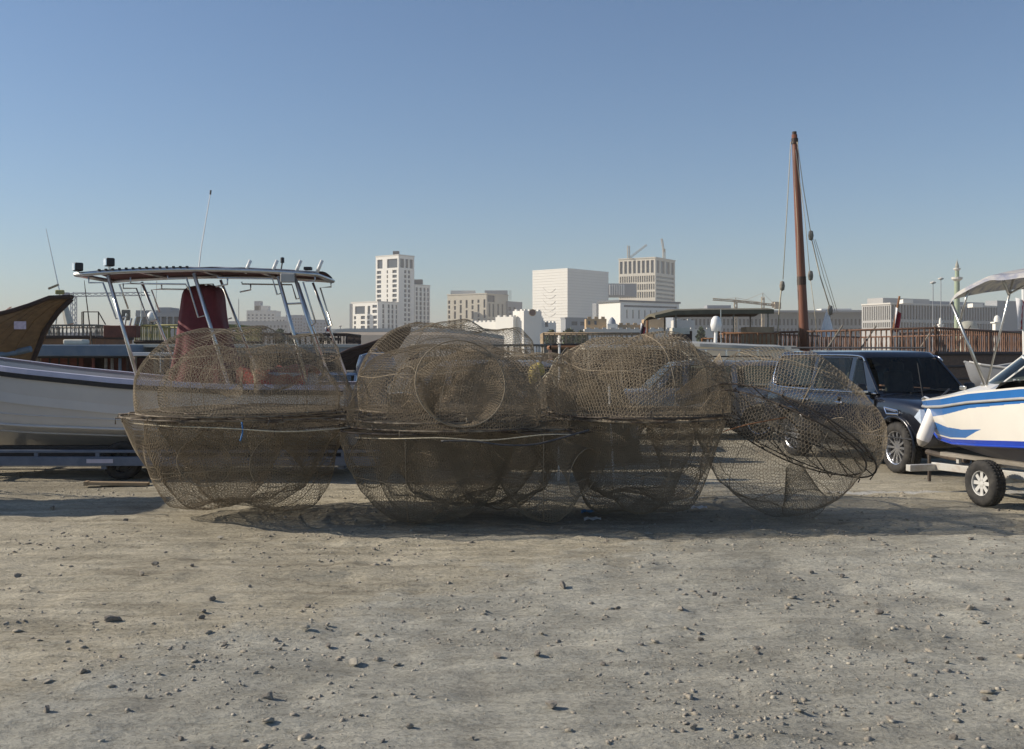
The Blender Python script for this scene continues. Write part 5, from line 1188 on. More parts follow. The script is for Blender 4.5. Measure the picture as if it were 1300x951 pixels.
# pale stepped tower
D = 700.0
t, o = bld('tower_building', 'tall pale stepped tower with an open framed crown', 506, D)
lowrows = Zr(D, *[(393 + 6.1 * k, 396.6 + 6.1 * k) for k in range(6)])
b = Block(t, o, 477, 506, 526, D, 38)
rows = Zr(D, *[(342.3 + 6.1 * k, 346.3 + 6.1 * k) for k in range(14)])
crown_l = [(0.07, 0.30, ZY(339.5, D), ZY(328, D)), (0.50, 0.95, ZY(339.5, D), ZY(328, D))]
opl = grid_ops(b.wl, 0, [(0.05, 0.24), (0.48, 0.54), (0.73, 0.92)], rows, D) + [(b.wl * a, b.wl * c, d, e) for a, c, d, e in crown_l]
opr = grid_ops(b.wr, 0, [(0.36, 0.50), (0.60, 0.74)], rows, D) + [(b.wr * a, b.wr * c, ZY(339.5, D), ZY(328, D)) for a, c in ((0.10, 0.36), (0.44, 0.62), (0.70, 0.92))]
b.walls(ZY(324, D), opl, opr, 0.7); b.parapet(M['c_plaster'], 0.6, 0.2); b.done(M['c_white'])
b2 = Block(t, o, 520, 526.5, 546, D + 14, 38)
b2.walls(ZY(360, D), [], grid_ops(b2.wr, 0, [(0.08, 0.20), (0.32, 0.46), (0.58, 0.70), (0.82, 0.93)], Zr(D, *[(363 + 6.1 * k, 368 + 6.1 * k) for k in range(11)]), D), 0.6); b2.parapet(M['c_plaster'], 0.5); b2.done(M['c_white'], 'wing_wall')
b3 = Block(t, o, 446, 479.5, 506, D - 30, 38)
b3.walls(ZY(386, D), [(b3.wl * 0.14, b3.wl * 0.52, ZY(400, D), ZY(390.5, D)), (b3.wl * 0.62, b3.wl * 0.72, ZY(400, D), ZY(390.5, D))] + grid_ops(b3.wl, 0, [(0.10, 0.18), (0.36, 0.52), (0.60, 0.70), (0.82, 0.97)], Zr(D, *[(402.5 + 6.1 * k, 406.5 + 6.1 * k) for k in range(4)]), D) + grid_ops(b3.wl, 0, [(0.80, 0.97)], Zr(D, (389.5, 393), (395.5, 399.5)), D),
         grid_ops(b3.wr, 0, [(0.22, 0.32), (0.48, 0.58), (0.66, 0.76), (0.86, 0.94)], Zr(D, *[(388.5 + 6.1 * k, 393.6 + 6.1 * k) for k in range(6)]), D), 0.6); b3.parapet(M['c_plaster'], 0.5); b3.done(M['c_white'], 'podium_wall')
MB().box(P(503, 322, D + 8), (4, 4, 3)).build('plant_box', M['c_dark'], t, o); MB().box(P(530, 358, D + 22), (7, 6, 3)).build('plant_box', M['c_dark'], t, o)
MB().box(P(445.8, 405, D - 25), (1.6, 3, 19)).build('lift_shaft', M['c_plaster'], t, o)
# beige hotel block
D = 720.0
t, o = bld('hotel_building', 'beige block with scattered slit windows', 617, D)
b = Block(t, o, 568, 617.5, 645, D, 33)
ops = []
rnd = random.Random(3)
for i, c in enumerate(np.linspace(0.045, 0.95, 7)):
    y = 380.0
    while y < 424:
        hh = rnd.choice((4.2, 5.2, 9.5, 10.5)) if i else 4.4
        ops.append((b.wl * (c - 0.026), b.wl * (c + 0.026), ZY(y + hh, D), ZY(y, D))); y += hh + (2.0 if hh < 6 else 2.6)
b.walls(ZY(373, D), ops, grid_ops(b.wr, 0, [(0.05, 0.38)], Zr(D, (374.5, 383)), D) + grid_ops(b.wr, 0, [(0.10, 0.18), (0.28, 0.36), (0.50, 0.58), (0.70, 0.78)], Zr(D, (385, 402), (405, 424)), D), 0.6); b.parapet(M['c_beige'], 0.5, 0.4); b.done(M['c_beige'])
b2 = Block(t, o, 640, 644.5, 663, D + 20, 33); b2.walls(ZY(380.5, D), [], grid_ops(b2.wr, 0, [(0.05, 0.25), (0.4, 0.55)], Zr(D, (388, 393), (396, 401)), D), 0.6); b2.done(M['c_grey'], 'wing_wall')
MB().box(P(588, 371.5, D + 20), (17, 8, 2.4)).build('roof_room', M['c_white'], t, o); MB().box(P(630, 371.5, D + 25), (16, 8, 2.6)).build('roof_room', M['c_grey'], t, o)
for k in range(4): MB().box(P(642 + k * 2.2, 375, D + 22), (0.3, 0.3, 7)).build('roof_rail_post', M['c_dark'], t, o)
# white cube
D = 640.0
t, o = bld('cube_building', 'big plain white cube with rippled relief on its sunny side', 720, D)
b = Block(t, o, 676, 720.5, 772.5, D, 42); b.walls(ZY(341.5, D)); b.parapet(M['c_white'], 0.5, 0.1); b.done(M['c_white'])
for k in range(24):                                                           # panel joints on both faces
    z = ZY(345 + k * 3.6, D)
    for A, B_, U in ((b.Lp, b.C, b.ul), (b.C, b.Rp, b.ur)):
        mid = (A + B_) / 2; n_ = Vector((U.y, -U.x, 0)); MB().box(Vector((mid.x, mid.y, z)) + n_ * 0.06, ((B_ - A).length * 0.998, 0.14, 0.12), Matrix.Rotation(math.atan2(U.y, U.x), 3, 'Z')).build('panel_joint', M['c_plaster'], t, o)
n_ = Vector((b.ul.y, -b.ul.x, 0))
for k, yy in enumerate((366, 374, 382, 390, 397)):
    arc = [b.Lp + b.ul * (b.wl * (0.30 + 0.36 * q)) + n_ * 0.10 + Vector((0, 0, ZY(yy + 5.5 * (1 - (2 * q - 1) ** 2) - 3 * (1 - q), D))) for q in np.linspace(0, 1, 10)]
    MB().tube(arc, 0.12, 6).build('relief_band', M['c_plaster'], t, o, smooth=True)
# slatted tower with cranes
D = 760.0
t, o = bld('tower_building', 'square beige tower with a tall slotted crown and cranes on its roof', 832, D)
b = Block(t, o, 785.5, 832, 857, D, 33)
cols = [(0.03 + 0.121 * k, 0.03 + 0.121 * k + 0.080) for k in range(8)]
opl = grid_ops(b.wl, 0, cols, Zr(D, (330, 346)), D) + grid_ops(b.wl, 0, [(0.03 + 0.0605 * k, 0.03 + 0.0605 * k + 0.040) for k in range(16)], Zr(D, (349.5, 357.5), (360, 367.5), (370, 377.5)), D)
opr = grid_ops(b.wr, 0, [(0.06, 0.20), (0.28, 0.46), (0.54, 0.72), (0.80, 0.94)], Zr(D, (330, 346)), D) + grid_ops(b.wr, 0, [(0.05, 0.95)], Zr(D, *[(350 + 5.4 * k, 352.6 + 5.4 * k) for k in range(6)]), D)
b.walls(ZY(327, D), opl, opr, 0.8); b.parapet(M['c_tan'], 0.5, 0.4); b.done(M['c_tan'])
MB().box(P(783, 369, D - 30), (26, 12, 9)).build('link_block', M['c_grey'], t, o)
for k in range(7): MB().box(P(774.5 + k * 2.9, 368, D - 40), (0.8, 1.2, 7)).build('link_fin', M['c_white'], t, o)
def lattice(m, a, b_, w_, n, r=0.10):
    """square lattice boom between two points"""
    a, b_ = Vector(a), Vector(b_); d = (b_ - a).normalized(); s1 = d.cross(Vector((0, 1, 0.01))).normalized(); s2 = d.cross(s1)
    c = [s1 * w_ + s2 * w_, s1 * w_ - s2 * w_, -s1 * w_ - s2 * w_, -s1 * w_ + s2 * w_]
    for q in c: m.tube([a + q, b_ + q], r, 4)
    for i in range(n):
        p, p2 = a.lerp(b_, i / n), a.lerp(b_, (i + 1) / n)
        for k in range(4): m.tube([p + c[k], p2 + c[(k + 1) % 4]], r * 0.7, 3)
def crane(label, D, mast, jib, material, cj=None, w_=0.8, cat='crane', r=0.16):
    base = P(*mast[0], D); t = thing('tower_crane', label, cat, base)
    m = MB(); lattice(m, base, P(*mast[1], D), w_, 10, r); m.build('mast', material, t, base)
    m = MB(); lattice(m, P(*jib[0], D), P(*jib[1], D), w_ * 0.7, 12, r * 0.9); m.build('jib', material, t, base)
    if cj:
        m = MB(); lattice(m, P(*jib[0], D), P(*cj, D), w_ * 0.7, 5, r * 0.9); m.build('counter_jib', material, t, base); MB().box(P(*cj, D), (2.4, 2.0, 2.6)).build('counterweight', material, t, base)
        ap = P(mast[1][0], mast[1][1] - 5, D); MB().tube([P(*jib[1], D).lerp(P(*jib[0], D), .3), ap, P(*cj, D)], r * 0.5, 3).tube([P(*mast[1], D), ap], r, 4).build('tie_bars', material, t, base)
crane('luffing crane with raised tan jib on the slotted tower roof', 770, ((798, 328), (798, 312)), ((800, 327), (821, 311)), M['crane_tan'])
crane('slim upright crane on the shaded side of the slotted tower roof', 790, ((843, 328), (843, 316)), ((843, 320), (840, 303)), M['crane_tan'])
crane('blue tower crane with a long level jib behind the tan prow', 430, ((93.5, 440), (93.5, 376)), ((93.5, 374.5), (190, 373)), M['crane_blue'], (84, 375.5), 0.9)
crane('distant red crane jib low over the tan dhow', 500, ((8, 440), (8, 398)), ((2, 400), (15, 391)), M['crane_red'], None, 0.9)
crane('tan tower crane with level jib behind the long olive awning', 420, ((934, 440), (934, 383)), ((934, 382), (905, 380)), M['crane_tan'], (987, 388), 0.5)
crane('tan tower crane mast beside the tall dhow mast', 460, ((968.5, 440), (968.5, 377)), ((968.5, 386), (930, 382)), M['crane_tan'], (984, 387), 0.5)
# long low white block in front of the slotted tower
D = 520.0
t, o = bld('gallery_building', 'low white hall with a flat dark overhanging roof', 790, D)
b = Block(t, o, 760, 787.5, 862, D, 55)
b.walls(ZY(382.5, D), [], [(b.wr * 0.06, b.wr * 0.97, ZY(389.5, D), ZY(387, D))] + grid_ops(b.wr, 0, [(0.10 + 0.10 * k, 0.10 + 0.10 * k + 0.022) for k in range(9)], Zr(D, (393, 404)), D), 0.5); b.parapet(M['c_dark'], 0.7, 0.9, 'roof_slab'); b.done(M['c_white'])
b2 = Block(t, o, 752, 757, 765, D + 30, 40); b2.walls(ZY(385, D + 30)); b2.done(M['c_grey'], 'side_wall')
# white crenellated police fort
D = 340.0
t, o = bld('fort_building', 'white crenellated fort with a round emblem on its tower', 648, D)
def cren(t, o, x0, x1, ytop, D, material, merlon=1.5, dep=8.0, name='wall', ybase=446, mh=1.0):
    a, b_ = GX(x0, D), GX(x1, D); zt_ = ZY(ytop, D) - mh
    MB().box(((a + b_) / 2, D + dep / 2, zt_ / 2 ), (b_ - a, dep, zt_)).build(name, material, t, o)
    n = max(2, int((b_ - a) / (merlon * 1.9)))
    for i in range(n): MB().box((a + (b_ - a) * (i + 0.5) / n, D + 0.35, zt_ + mh / 2 - 0.02), (merlon, 0.7, mh + 0.04)).build('merlon', material, t, o)
def cren_block(t, o, l, c, r, ytop, D, material, alpha=45, mh=0.5, merlon=1.0):
    b = Block(t, o, l, c, r, D, alpha); b.walls(ZY(ytop, D) - mh); b.done(material)
    for A, U, wd in ((b.Lp, b.ul, b.wl), (b.C, b.ur, b.wr)):
        n = max(2, int(wd / (merlon * 1.9))); n_ = Vector((U.y, -U.x, 0))
        for i in range(n):
            p = A + U * (wd * (i + 0.5) / n) - n_ * 0.36; MB().box((p.x, p.y, ZY(ytop, D) - mh / 2 - 0.02), (merlon, 0.7, mh + 0.04), Matrix.Rotation(math.atan2(U.y, U.x), 3, 'Z')).build('merlon', material, t, o)
    return b
cren_block(t, o, 590, 651, 706, 406, D + 6, M['c_white'], 40); cren_block(t, o, 629, 651.5, 690, 400, D + 4, M['c_white'], 40); cren_block(t, o, 651, 665, 687.5, 392.5, D + 3, M['c_white'], 48)
MB().lathe([(0.001, 0.0), (1.1, 0.0), (1.1, -0.2), (0.001, -0.22)], 20, c=P(676, 397, D - 1.1), axis='y').build('emblem', M['emblem'], t, o)
MB().lathe([(0.95, -0.05), (1.15, -0.05), (1.15, -0.3), (0.95, -0.3)], 20, c=P(676, 397, D - 1.1), axis='y', close=True).build('emblem_ring', M['c_sand'], t, o)
for px, py in ((672, 411), (682, 411), (694, 412)): inst('window', pane_mesh('c_glass'), t, P(px, py, D + 4.0 + (px - 651) * 0.28) - o, (0, 0, R_(50)), scale=(1.0, 0.5, 1.6))
# sand coloured souq walls
D = 240.0
t, o = bld('souq_building', 'sand coloured crenellated souq walls below the white hall', 790, D)
cren(t, o, 744, 770, 402, D, M['c_sand'], 0.8, 5, mh=0.5); cren(t, o, 784, 820, 410, D + 2, M['c_sand'], 0.8, 5, mh=0.4); cren(t, o, 818, 845, 402.5, D + 1, M['c_sand'], 0.8, 5, mh=0.5); cren(t, o, 742, 905, 416, D - 3, M['c_plaster'], 0.9, 4, mh=0.3); cren(t, o, 855, 882, 405, D + 6, M['c_plaster'], 0.9, 4, mh=0.3)
MB().lathe([(0.9, -1.0), (0.9, 0.0), (0.75, 0.7), (0.4, 1.2), (0.05, 1.5)], 16, c=P(777, 411, D - 1)).build('small_dome', M['c_greyblue'], t, o, smooth=True)
MB().box(P(777, 417, D - 1), (2.3, 2.3, 2.0)).build('dome_base', M['c_white'], t, o)
for px in (728, 736): inst('window', pane_mesh('c_glass'), t, P(px + 20, 410, D - 0.1) - o, scale=(0.5, 0.3, 0.8))
# grey house right of the cube foot
D = 380.0
t, o = bld('grey_house', 'small grey house with two windows at the foot of the white cube', 735, D)
b = Block(t, o, 712, 718, 748, D, 60); b.walls(ZY(404, D), [], grid_ops(b.wr, 0, [(0.25, 0.5), (0.62, 0.8)], Zr(D, (408, 413)), D), 0.3); b.parapet(M['c_grey'], 0.3, 0.2); b.done(M['c_grey'])
# long ministry block with rows of windows
D = 480.0
t, o = bld('ministry_building', 'long low grey ministry block with a regular row of windows behind the mast', 980, D)
a = Vector((GX(855, D), D, 0)); wd = GX(1098, D) - a.x; mb = MB()
cols = [(0.01 + 0.0208 * k, 0.01 + 0.0208 * k + 0.0105) for k in range(47)]
facade(mb, a, (1, 0), wd, 0, ZY(397, D), grid_ops(wd, 0, cols, Zr(D, (405, 413), (417, 424)), D), 0.6, t, o, 'c_glass')
mb.build('front_wall', M['c_greyblue'], t, o); MB().box((a.x + wd / 2, D + 12, ZY(397, D) / 2), (wd, 22, ZY(397, D))).build('wall', M['c_greyblue'], t, o)
MB().box((a.x + wd / 2, D + 8, ZY(396, D)), (wd + 1.2, 30, 0.9)).build('cornice', M['c_grey'], t, o)
MB().box((GX(1062, D + 10), D + 14, ZY(395.5, D)), (14, 8, 3.4)).build('roof_room', M['c_white'], t, o); MB().box((GX(1085, D + 10), D + 16, ZY(396.5, D)), (9, 8, 3)).build('roof_room', M['c_plaster'], t, o); MB().box((GX(914, D + 10), D + 16, ZY(392, D)), (11, 8, 4.2)).build('roof_room', M['c_grey'], t, o)
# finned office complex at the right
D = 430.0
t, o = bld('office_building', 'office complex with close vertical fins and a white end face', 1131, D)
b = Block(t, o, 1094, 1131, 1345, D, 62)
fins = [(0.05 + 0.063 * k, 0.05 + 0.063 * k + 0.036) for k in range(15)]
nf = 62; finr = [(0.006 + 0.992 * k / nf, 0.006 + 0.992 * (k + 0.62) / nf) for k in range(nf)]
b.walls(ZY(385.5, D), grid_ops(b.wl, 0, fins, Zr(D, (388, 406), (409, 415.5)), D), grid_ops(b.wr, 0, finr, Zr(D, (387, 405), (409, 422)), D), 0.7); b.parapet(M['c_plaster'], 0.4, 0.3); b.done(M['c_office'])
b2 = Block(t, o, 1101, 1121, 1180, D + 16, 62); b2.walls(ZY(375.5, D)); b2.done(M['c_office'], 'roof_block')
b4 = Block(t, o, 1176, 1180, 1250, D + 40, 62); b4.walls(ZY(376, D)); b4.done(M['c_greyblue'], 'roof_block')
b5 = Block(t, o, 1251, 1266, 1340, D + 30, 62); b5.walls(ZY(377, D), [], []); b5.done(M['c_grey'], 'roof_block')
for px, py in ((1150, 383), (1238, 388)): MB().box(P(px, py, D - 4), (4.0, 5, 1.6)).build('roof_unit', M['c_white'], t, o)
# mosque: minaret and dome
D = 390.0
t, o = bld('mosque_minaret', 'slim pale green minaret with two balconies in front of the finned offices', 1215, D); t['category'] = 'minaret'
def ring_(prof, nm, mt_, n=14): MB().lathe(prof, n, c=(o.x, o.y, 0)).build(nm, mt_, t, o, smooth=False)
ZM = lambda y: ZY(y, D)
ring_([(1.05, 0), (1.0, ZM(425)), (0.92, ZM(356))], 'shaft', M['c_green']); ring_([(0.95, ZM(357)), (1.9, ZM(354.5)), (1.95, ZM(352)), (0.9, ZM(351.8))], 'balcony', M['c_plaster']); ring_([(0.80, ZM(352)), (0.72, ZM(343.5))], 'upper_shaft', M['c_green']); ring_([(0.7, ZM(344)), (1.25, ZM(342)), (1.25, ZM(340.5)), (0.6, ZM(340.4))], 'upper_balcony', M['c_plaster']); ring_([(0.66, ZM(341)), (0.72, ZM(338)), (0.30, ZM(333)), (0.12, ZM(331.5)), (0.02, ZM(328.5))], 'cone_cap', M['c_dome'])
t, o = bld('mosque_dome', 'low olive grey dome on a drum beside the minaret', 1229, D - 6)
MB().lathe([(3.3, 0), (3.3, ZM(417)), (3.2, ZM(414)), (2.6, ZM(410.6)), (1.5, ZM(408.6)), (0.02, ZM(407.8))], 24, c=(o.x, o.y, 0)).build('dome', M['c_dome'], t, o, smooth=True); MB().lathe([(3.55, ZM(420)), (3.55, ZM(417.5)), (3.2, ZM(417.4))], 24, c=(o.x, o.y, 0)).build('drum_cornice', M['c_plaster'], t, o)
for px, lab, hh in ((1266, 'small white domed turret beside the speedboat canopy', 400), (1194, 'tiny white turret near the street lamps', 403)):
    D2 = 300.0; t, o = bld('domed_turret', lab, px, D2); k = 1.0 if px == 1266 else 0.5
    MB().box((o.x, o.y, ZY(hh + 10, D2) / 2), (1.9 * k, 1.9 * k, ZY(hh + 10, D2))).build('shaft', M['c_white'], t, o); MB().box((o.x, o.y, ZY(hh + 9.5, D2)), (2.7 * k, 2.7 * k, 0.35)).build('ledge', M['c_white'], t, o); MB().lathe([(0.85 * k, ZY(hh + 9, D2)), (0.9 * k, ZY(hh + 5, D2)), (0.6 * k, ZY(hh + 1.5, D2)), (0.03, ZY(hh, D2))], 14, c=(o.x, o.y, 0)).build('dome', M['c_white'], t, o, smooth=True)
# hazy blocks at the left of the skyline
def plain(label, px0, px1, ytop, D, material, wins=(), extra=()):
    t, o = bld('city_block', label, (px0 + px1) / 2, D); a = Vector((GX(px0, D), D, 0)); wd = GX(px1, D) - a.x; mb = MB()
    facade(mb, a, (1, 0), wd, 0, ZY(ytop, D), grid_ops(wd, 0, *wins, D) if wins else [], 0.8, t, o); mb.build('front_wall', material, t, o)
    MB().box((a.x + wd / 2, D + 13, ZY(ytop, D) / 2), (wd, 24, ZY(ytop, D))).build('wall', material, t, o); MB().box((a.x + wd / 2, D + 13, ZY(ytop, D) + 0.3), (wd * 1.01, 25, 0.8)).build('parapet', material, t, o)
    for px, py, w_, h_, mt_ in extra: MB().box((GX(px, D), D + 10, ZY(py, D)), (w_, 8, h_)).build('roof_room', M[mt_], t, o)
    return t
W = lambda n, w_=0.5: [((k + 0.5 - w_ / 2) / n, (k + 0.5 + w_ / 2) / n) for k in range(n)]
plain('hazy grey tower block with a flat shaded face left of the steel ladder', 363, 384, 401, 900, M['c_greyblue'], (W(6), Zr(900, *[(404 + 4 * k, 406 + 4 * k) for k in range(6)])))
plain('hazy slate blue block right of the ladder posts', 384, 414, 407, 900, M['c_greyblue'], (W(7), Zr(900, *[(410 + 4 * k, 412 + 4 * k) for k in range(5)])))
plain('pale domestic block with a tall stair tower in the haze', 313, 349, 395, 980, M['c_plaster'], (W(7), Zr(980, *[(399 + 4 * k, 401 + 4 * k) for k in range(6)])), ((330, 392, 13, 6, 'c_plaster'), (325, 388, 6, 9, 'c_grey')))
plain('wide low grey block under the stair tower block', 290, 365, 409, 760, M['c_grey'], (W(16), Zr(760, (413, 416), (420, 423))))
plain('low pale block in haze beside the red covered console', 350, 362, 403, 860, M['c_plaster'], (W(3), Zr(860, (406, 409), (412, 415))))
plain('far flat roofed grey market hall beyond the olive railing', 172, 228, 397, 300, M['c_grey'], (W(7, 0.8), Zr(300, (402, 412))), ((200, 394.5, 3.5, 2.4, 'c_grey'),))
plain('far low pale wall line behind the hazy blocks', 420, 600, 419, 640, M['c_plaster'], (W(22, 0.3), Zr(640, (423, 426))), ((510, 416, 4, 3, 'c_white'), (525, 416, 3, 3, 'c_white')))
plain('far low grey houses along the shore behind the blue crane', -60, 172, 424, 520, M['c_grey'], (W(26, 0.4), Zr(520, (428, 431))))
plain('distant row of low houses behind the finned offices', 1330, 1480, 405, 620, M['c_grey'], (W(10, 0.5), Zr(620, (410, 416))))
# lamp posts, flag pole and embankment
for px, D2, yt, lab in ((1184.5, 200, 359, 'tall thin grey mast left of the street lamp'), (1194.5, 210, 354, 'street lamp with a round head beside the minaret'), (432, 330, 414, 'street lamp with small bent arm by the embankment'), (303, 420, 380, 'thin aerial mast over the hazy blocks'), (330, 940, 384, 'roof aerial over the stair tower block')):
    base = Vector((GX(px, D2), D2, 0)); t = thing('street_lamp' if 'lamp' in lab else 'mast_pole', lab, 'street lamp' if 'lamp' in lab else 'mast', base); tp = P(px, yt, D2)
    MB().tube([base, tp], [0.12, 0.07] if D2 < 250 else [0.22, 0.15], 8).build('shaft', M['c_grey'], t, base)
    if 'lamp' in lab: MB().lathe([(0.05, -0.25), (0.5, -0.1), (0.55, 0.1), (0.05, 0.3)], 12, c=tp).build('lamp_head', M['c_plaster'], t, base)
    else: MB().tube([tp, tp + Vector((0, 0, 0.8))], 0.05, 6).build('tip', M['c_grey'], t, base)
D2 = 120.0
org = Vector((GX(500, D2), D2, 0)); e = thing('harbour_wall', 'long beige sloping harbour wall behind the dark brown prow', 'wall', org)
prof = [(405, 437), (428, 422), (440, 421), (560, 421), (600, 424), (640, 430)]
rows = [[(GX(px, D2), D2 - 6, 0.0), (GX(px, D2), D2 - 1.2, ZY(py, D2) - 0.4), (GX(px, D2), D2, ZY(py, D2)), (GX(px, D2), D2 + 2, ZY(py, D2)), (GX(px, D2), D2 + 6, 0.0)] for px, py in prof]
for r in rows: r[0] = (r[0][0], r[0][1], BASIN); r[-1] = (r[-1][0], r[-1][1], BASIN)
MB().grid(rows).build('slope', M['embank'], e, org); MB().grid([[(p[2][0], p[2][1] - 0.1, p[2][2] + 0.35), (p[3][0], p[3][1] - 1.0, p[3][2] + 0.35)] for p in rows]).grid([[(p[2][0], p[2][1] - 0.1, p[2][2] + 0.35), (p[2][0], p[2][1] - 0.1, p[2][2] - 0.1)] for p in rows]).build('coping', M['c_plaster'], e, org)
# small trees on the far shore
def far_tree(label, px, ytop, D, w_px):
    base = Vector((GX(px, D), D, 0)); t = thing('shore_tree', label, 'tree', base, group='small trees on the far shore'); h = ZY(ytop, D); rr = w_px / F * D / 2; rnd = random.Random(px)
    MB().tube([base, base + Vector((0.1, 0, h * 0.5)), base + Vector((0.25, 0, h * 0.8))], [0.3, 0.2, 0.08], 6).build('trunk', M['bark'], t, base)
    m = MB()
    for k in range(420):
        q, ph, rad = rnd.uniform(0, 6.28), rnd.uniform(-0.9, 1.5), rr * rnd.uniform(0.45, 1.0); c = base + Vector((math.cos(q) * math.cos(ph) * rad, math.sin(q) * math.cos(ph) * rad, h * 0.68 + math.sin(ph) * h * 0.30 * rad / rr)); s_ = rnd.uniform(0.25, 0.55)
        d1 = Vector((rnd.gauss(0, 1), rnd.gauss(0, 1), rnd.gauss(0, 1))).normalized() * s_; d2 = Vector((rnd.gauss(0, 1), rnd.gauss(0, 1), rnd.gauss(0, 1))).normalized() * s_; m.add([c - d1, c + d2 * 0.6, c + d1, c - d2 * 0.6], [(0, 1, 2, 3)])
    m.build('crown', M['leaf'], t, base, fix=False)
for px, yt, D2, w_ in ((355, 416, 260, 16), (418, 424, 240, 12), (372, 420, 250, 14), (722, 416, 225, 20), (738, 419, 222, 16), (700, 418, 228, 18), (890, 415, 222, 12)): far_tree('small green tree on the far harbour shore', px, yt, D2, w_)

# ------------------------------------------------------------------ air: haze over the whole place
hz = MB().box((0, 1450, 41), (6400, 3200, 92)).build('haze', M['water']); hz.data.materials.clear()
hm = bpy.data.materials.new('haze_air'); hm.use_nodes = True; nt = hm.node_tree; nt.nodes.clear()
pv = nt.nodes.new('ShaderNodeVolumePrincipled'); pv.inputs['Color'].default_value = (0.96, 0.90, 0.83, 1); pv.inputs['Density'].default_value = 0.00038; pv.inputs['Anisotropy'].default_value = 0.0
om = nt.nodes.new('ShaderNodeOutputMaterial'); nt.links.new(pv.outputs[0], om.inputs['Volume']); hz.data.materials.append(hm); tag(hz, kind='stuff')

# ------------------------------------------------------------------ loose things on the ground: stones, gravel, litter, ropes
def rock_mesh(name, seed, material):
    bm = bmesh.new(); bmesh.ops.create_icosphere(bm, subdivisions=2, radius=0.5); r = random.Random(seed)
    dirs = [(Vector((r.gauss(0, 1), r.gauss(0, 1), r.gauss(0, 1))).normalized(), r.uniform(0.20, 0.38)) for _ in range(11)]
    for v in bm.verts:
        for d, h in dirs:
            k = v.co.dot(d)
            if k > h: v.co -= d * (k - h)
        v.co.z *= 0.72; v.co *= r.uniform(0.90, 1.10)
    me = bpy.data.meshes.new(name); bm.to_mesh(me); bm.free(); me.materials.append(material); return me
ROCKS = [rock_mesh('stone', i, M[['stone', 'stone_dark', 'stone', 'stone_dark', 'stone_pale', 'stone'][i]]) for i in range(6)]
BIG = [(145, 790, 23), (257, 787, 11), (105, 857, 13), (450, 842, 20), (417, 819, 11), (632, 835, 16), (390, 772, 12), (270, 763, 12), (280, 683, 10), (67, 647, 10), (159, 664, 8), (642, 730, 12), (197, 717, 13), (244, 721, 9), (22, 732, 13), (180, 731, 11), (387, 802, 15), (285, 817, 12), (258, 778, 9),
       (1030, 729, 9), (1069, 733, 9), (907, 758, 10), (785, 774, 9), (865, 776, 12), (1100, 770, 9), (1115, 782, 14), (1180, 799, 11), (1231, 778, 14), (1279, 762, 10), (960, 826, 12), (1200, 820, 8), (1105, 687, 8), (1245, 837, 11), (1202, 845, 10), (1150, 847, 9), (890, 809, 10), (765, 845, 10), (682, 835, 13), (770, 685, 7), (715, 746, 16), (1268, 648, 8), (1232, 688, 9), (1150, 676, 8),
       (60, 905, 16), (340, 890, 18), (520, 925, 12), (700, 900, 22), (880, 930, 14), (1010, 895, 11), (1130, 915, 17), (1250, 890, 10), (230, 935, 12), (1210, 940, 13), (600, 940, 10), (820, 885, 9)]
LAB = {0: 'brown grey stone lying loose on the gravel yard', 1: 'dark stone lying loose on the gravel yard', 4: 'pale stone lying loose on the gravel yard'}
def ground_at(px, py):
    D = CAMH * F / (py - HY); return GX(px, D), D
for i, (px, py, w_) in enumerate(BIG):
    x, D = ground_at(px, py); k = random.choice((0, 1, 1, 2, 3, 3, 5)) if i not in (3, 16, 8) else 4; s_ = w_ / F * D
    o = bpy.data.objects.new('stone', ROCKS[k]); COL.objects.link(o); o.location = (x, D, gz(x, D) + s_ * 0.20); o.scale = (s_, s_ * random.uniform(0.7, 1.0), s_ * random.uniform(0.75, 1.0)); o.rotation_euler = (random.uniform(-.2, .2), random.uniform(-.2, .2), random.uniform(0, 6.3))
    if i == 0: o.scale = (s_ * 1.15, s_ * 0.8, s_ * 0.62); o.rotation_euler = (0.1, 0.12, 0.4); o.location.z = gz(x, D) + s_ * 0.12
    kk = {0: 0, 2: 0, 5: 0, 1: 1, 3: 1, 4: 4}[k]; tag(o, LAB[kk] if i else 'largest grey stone lying in front of the left stack of traps', 'stone', 'loose stones on the yard')
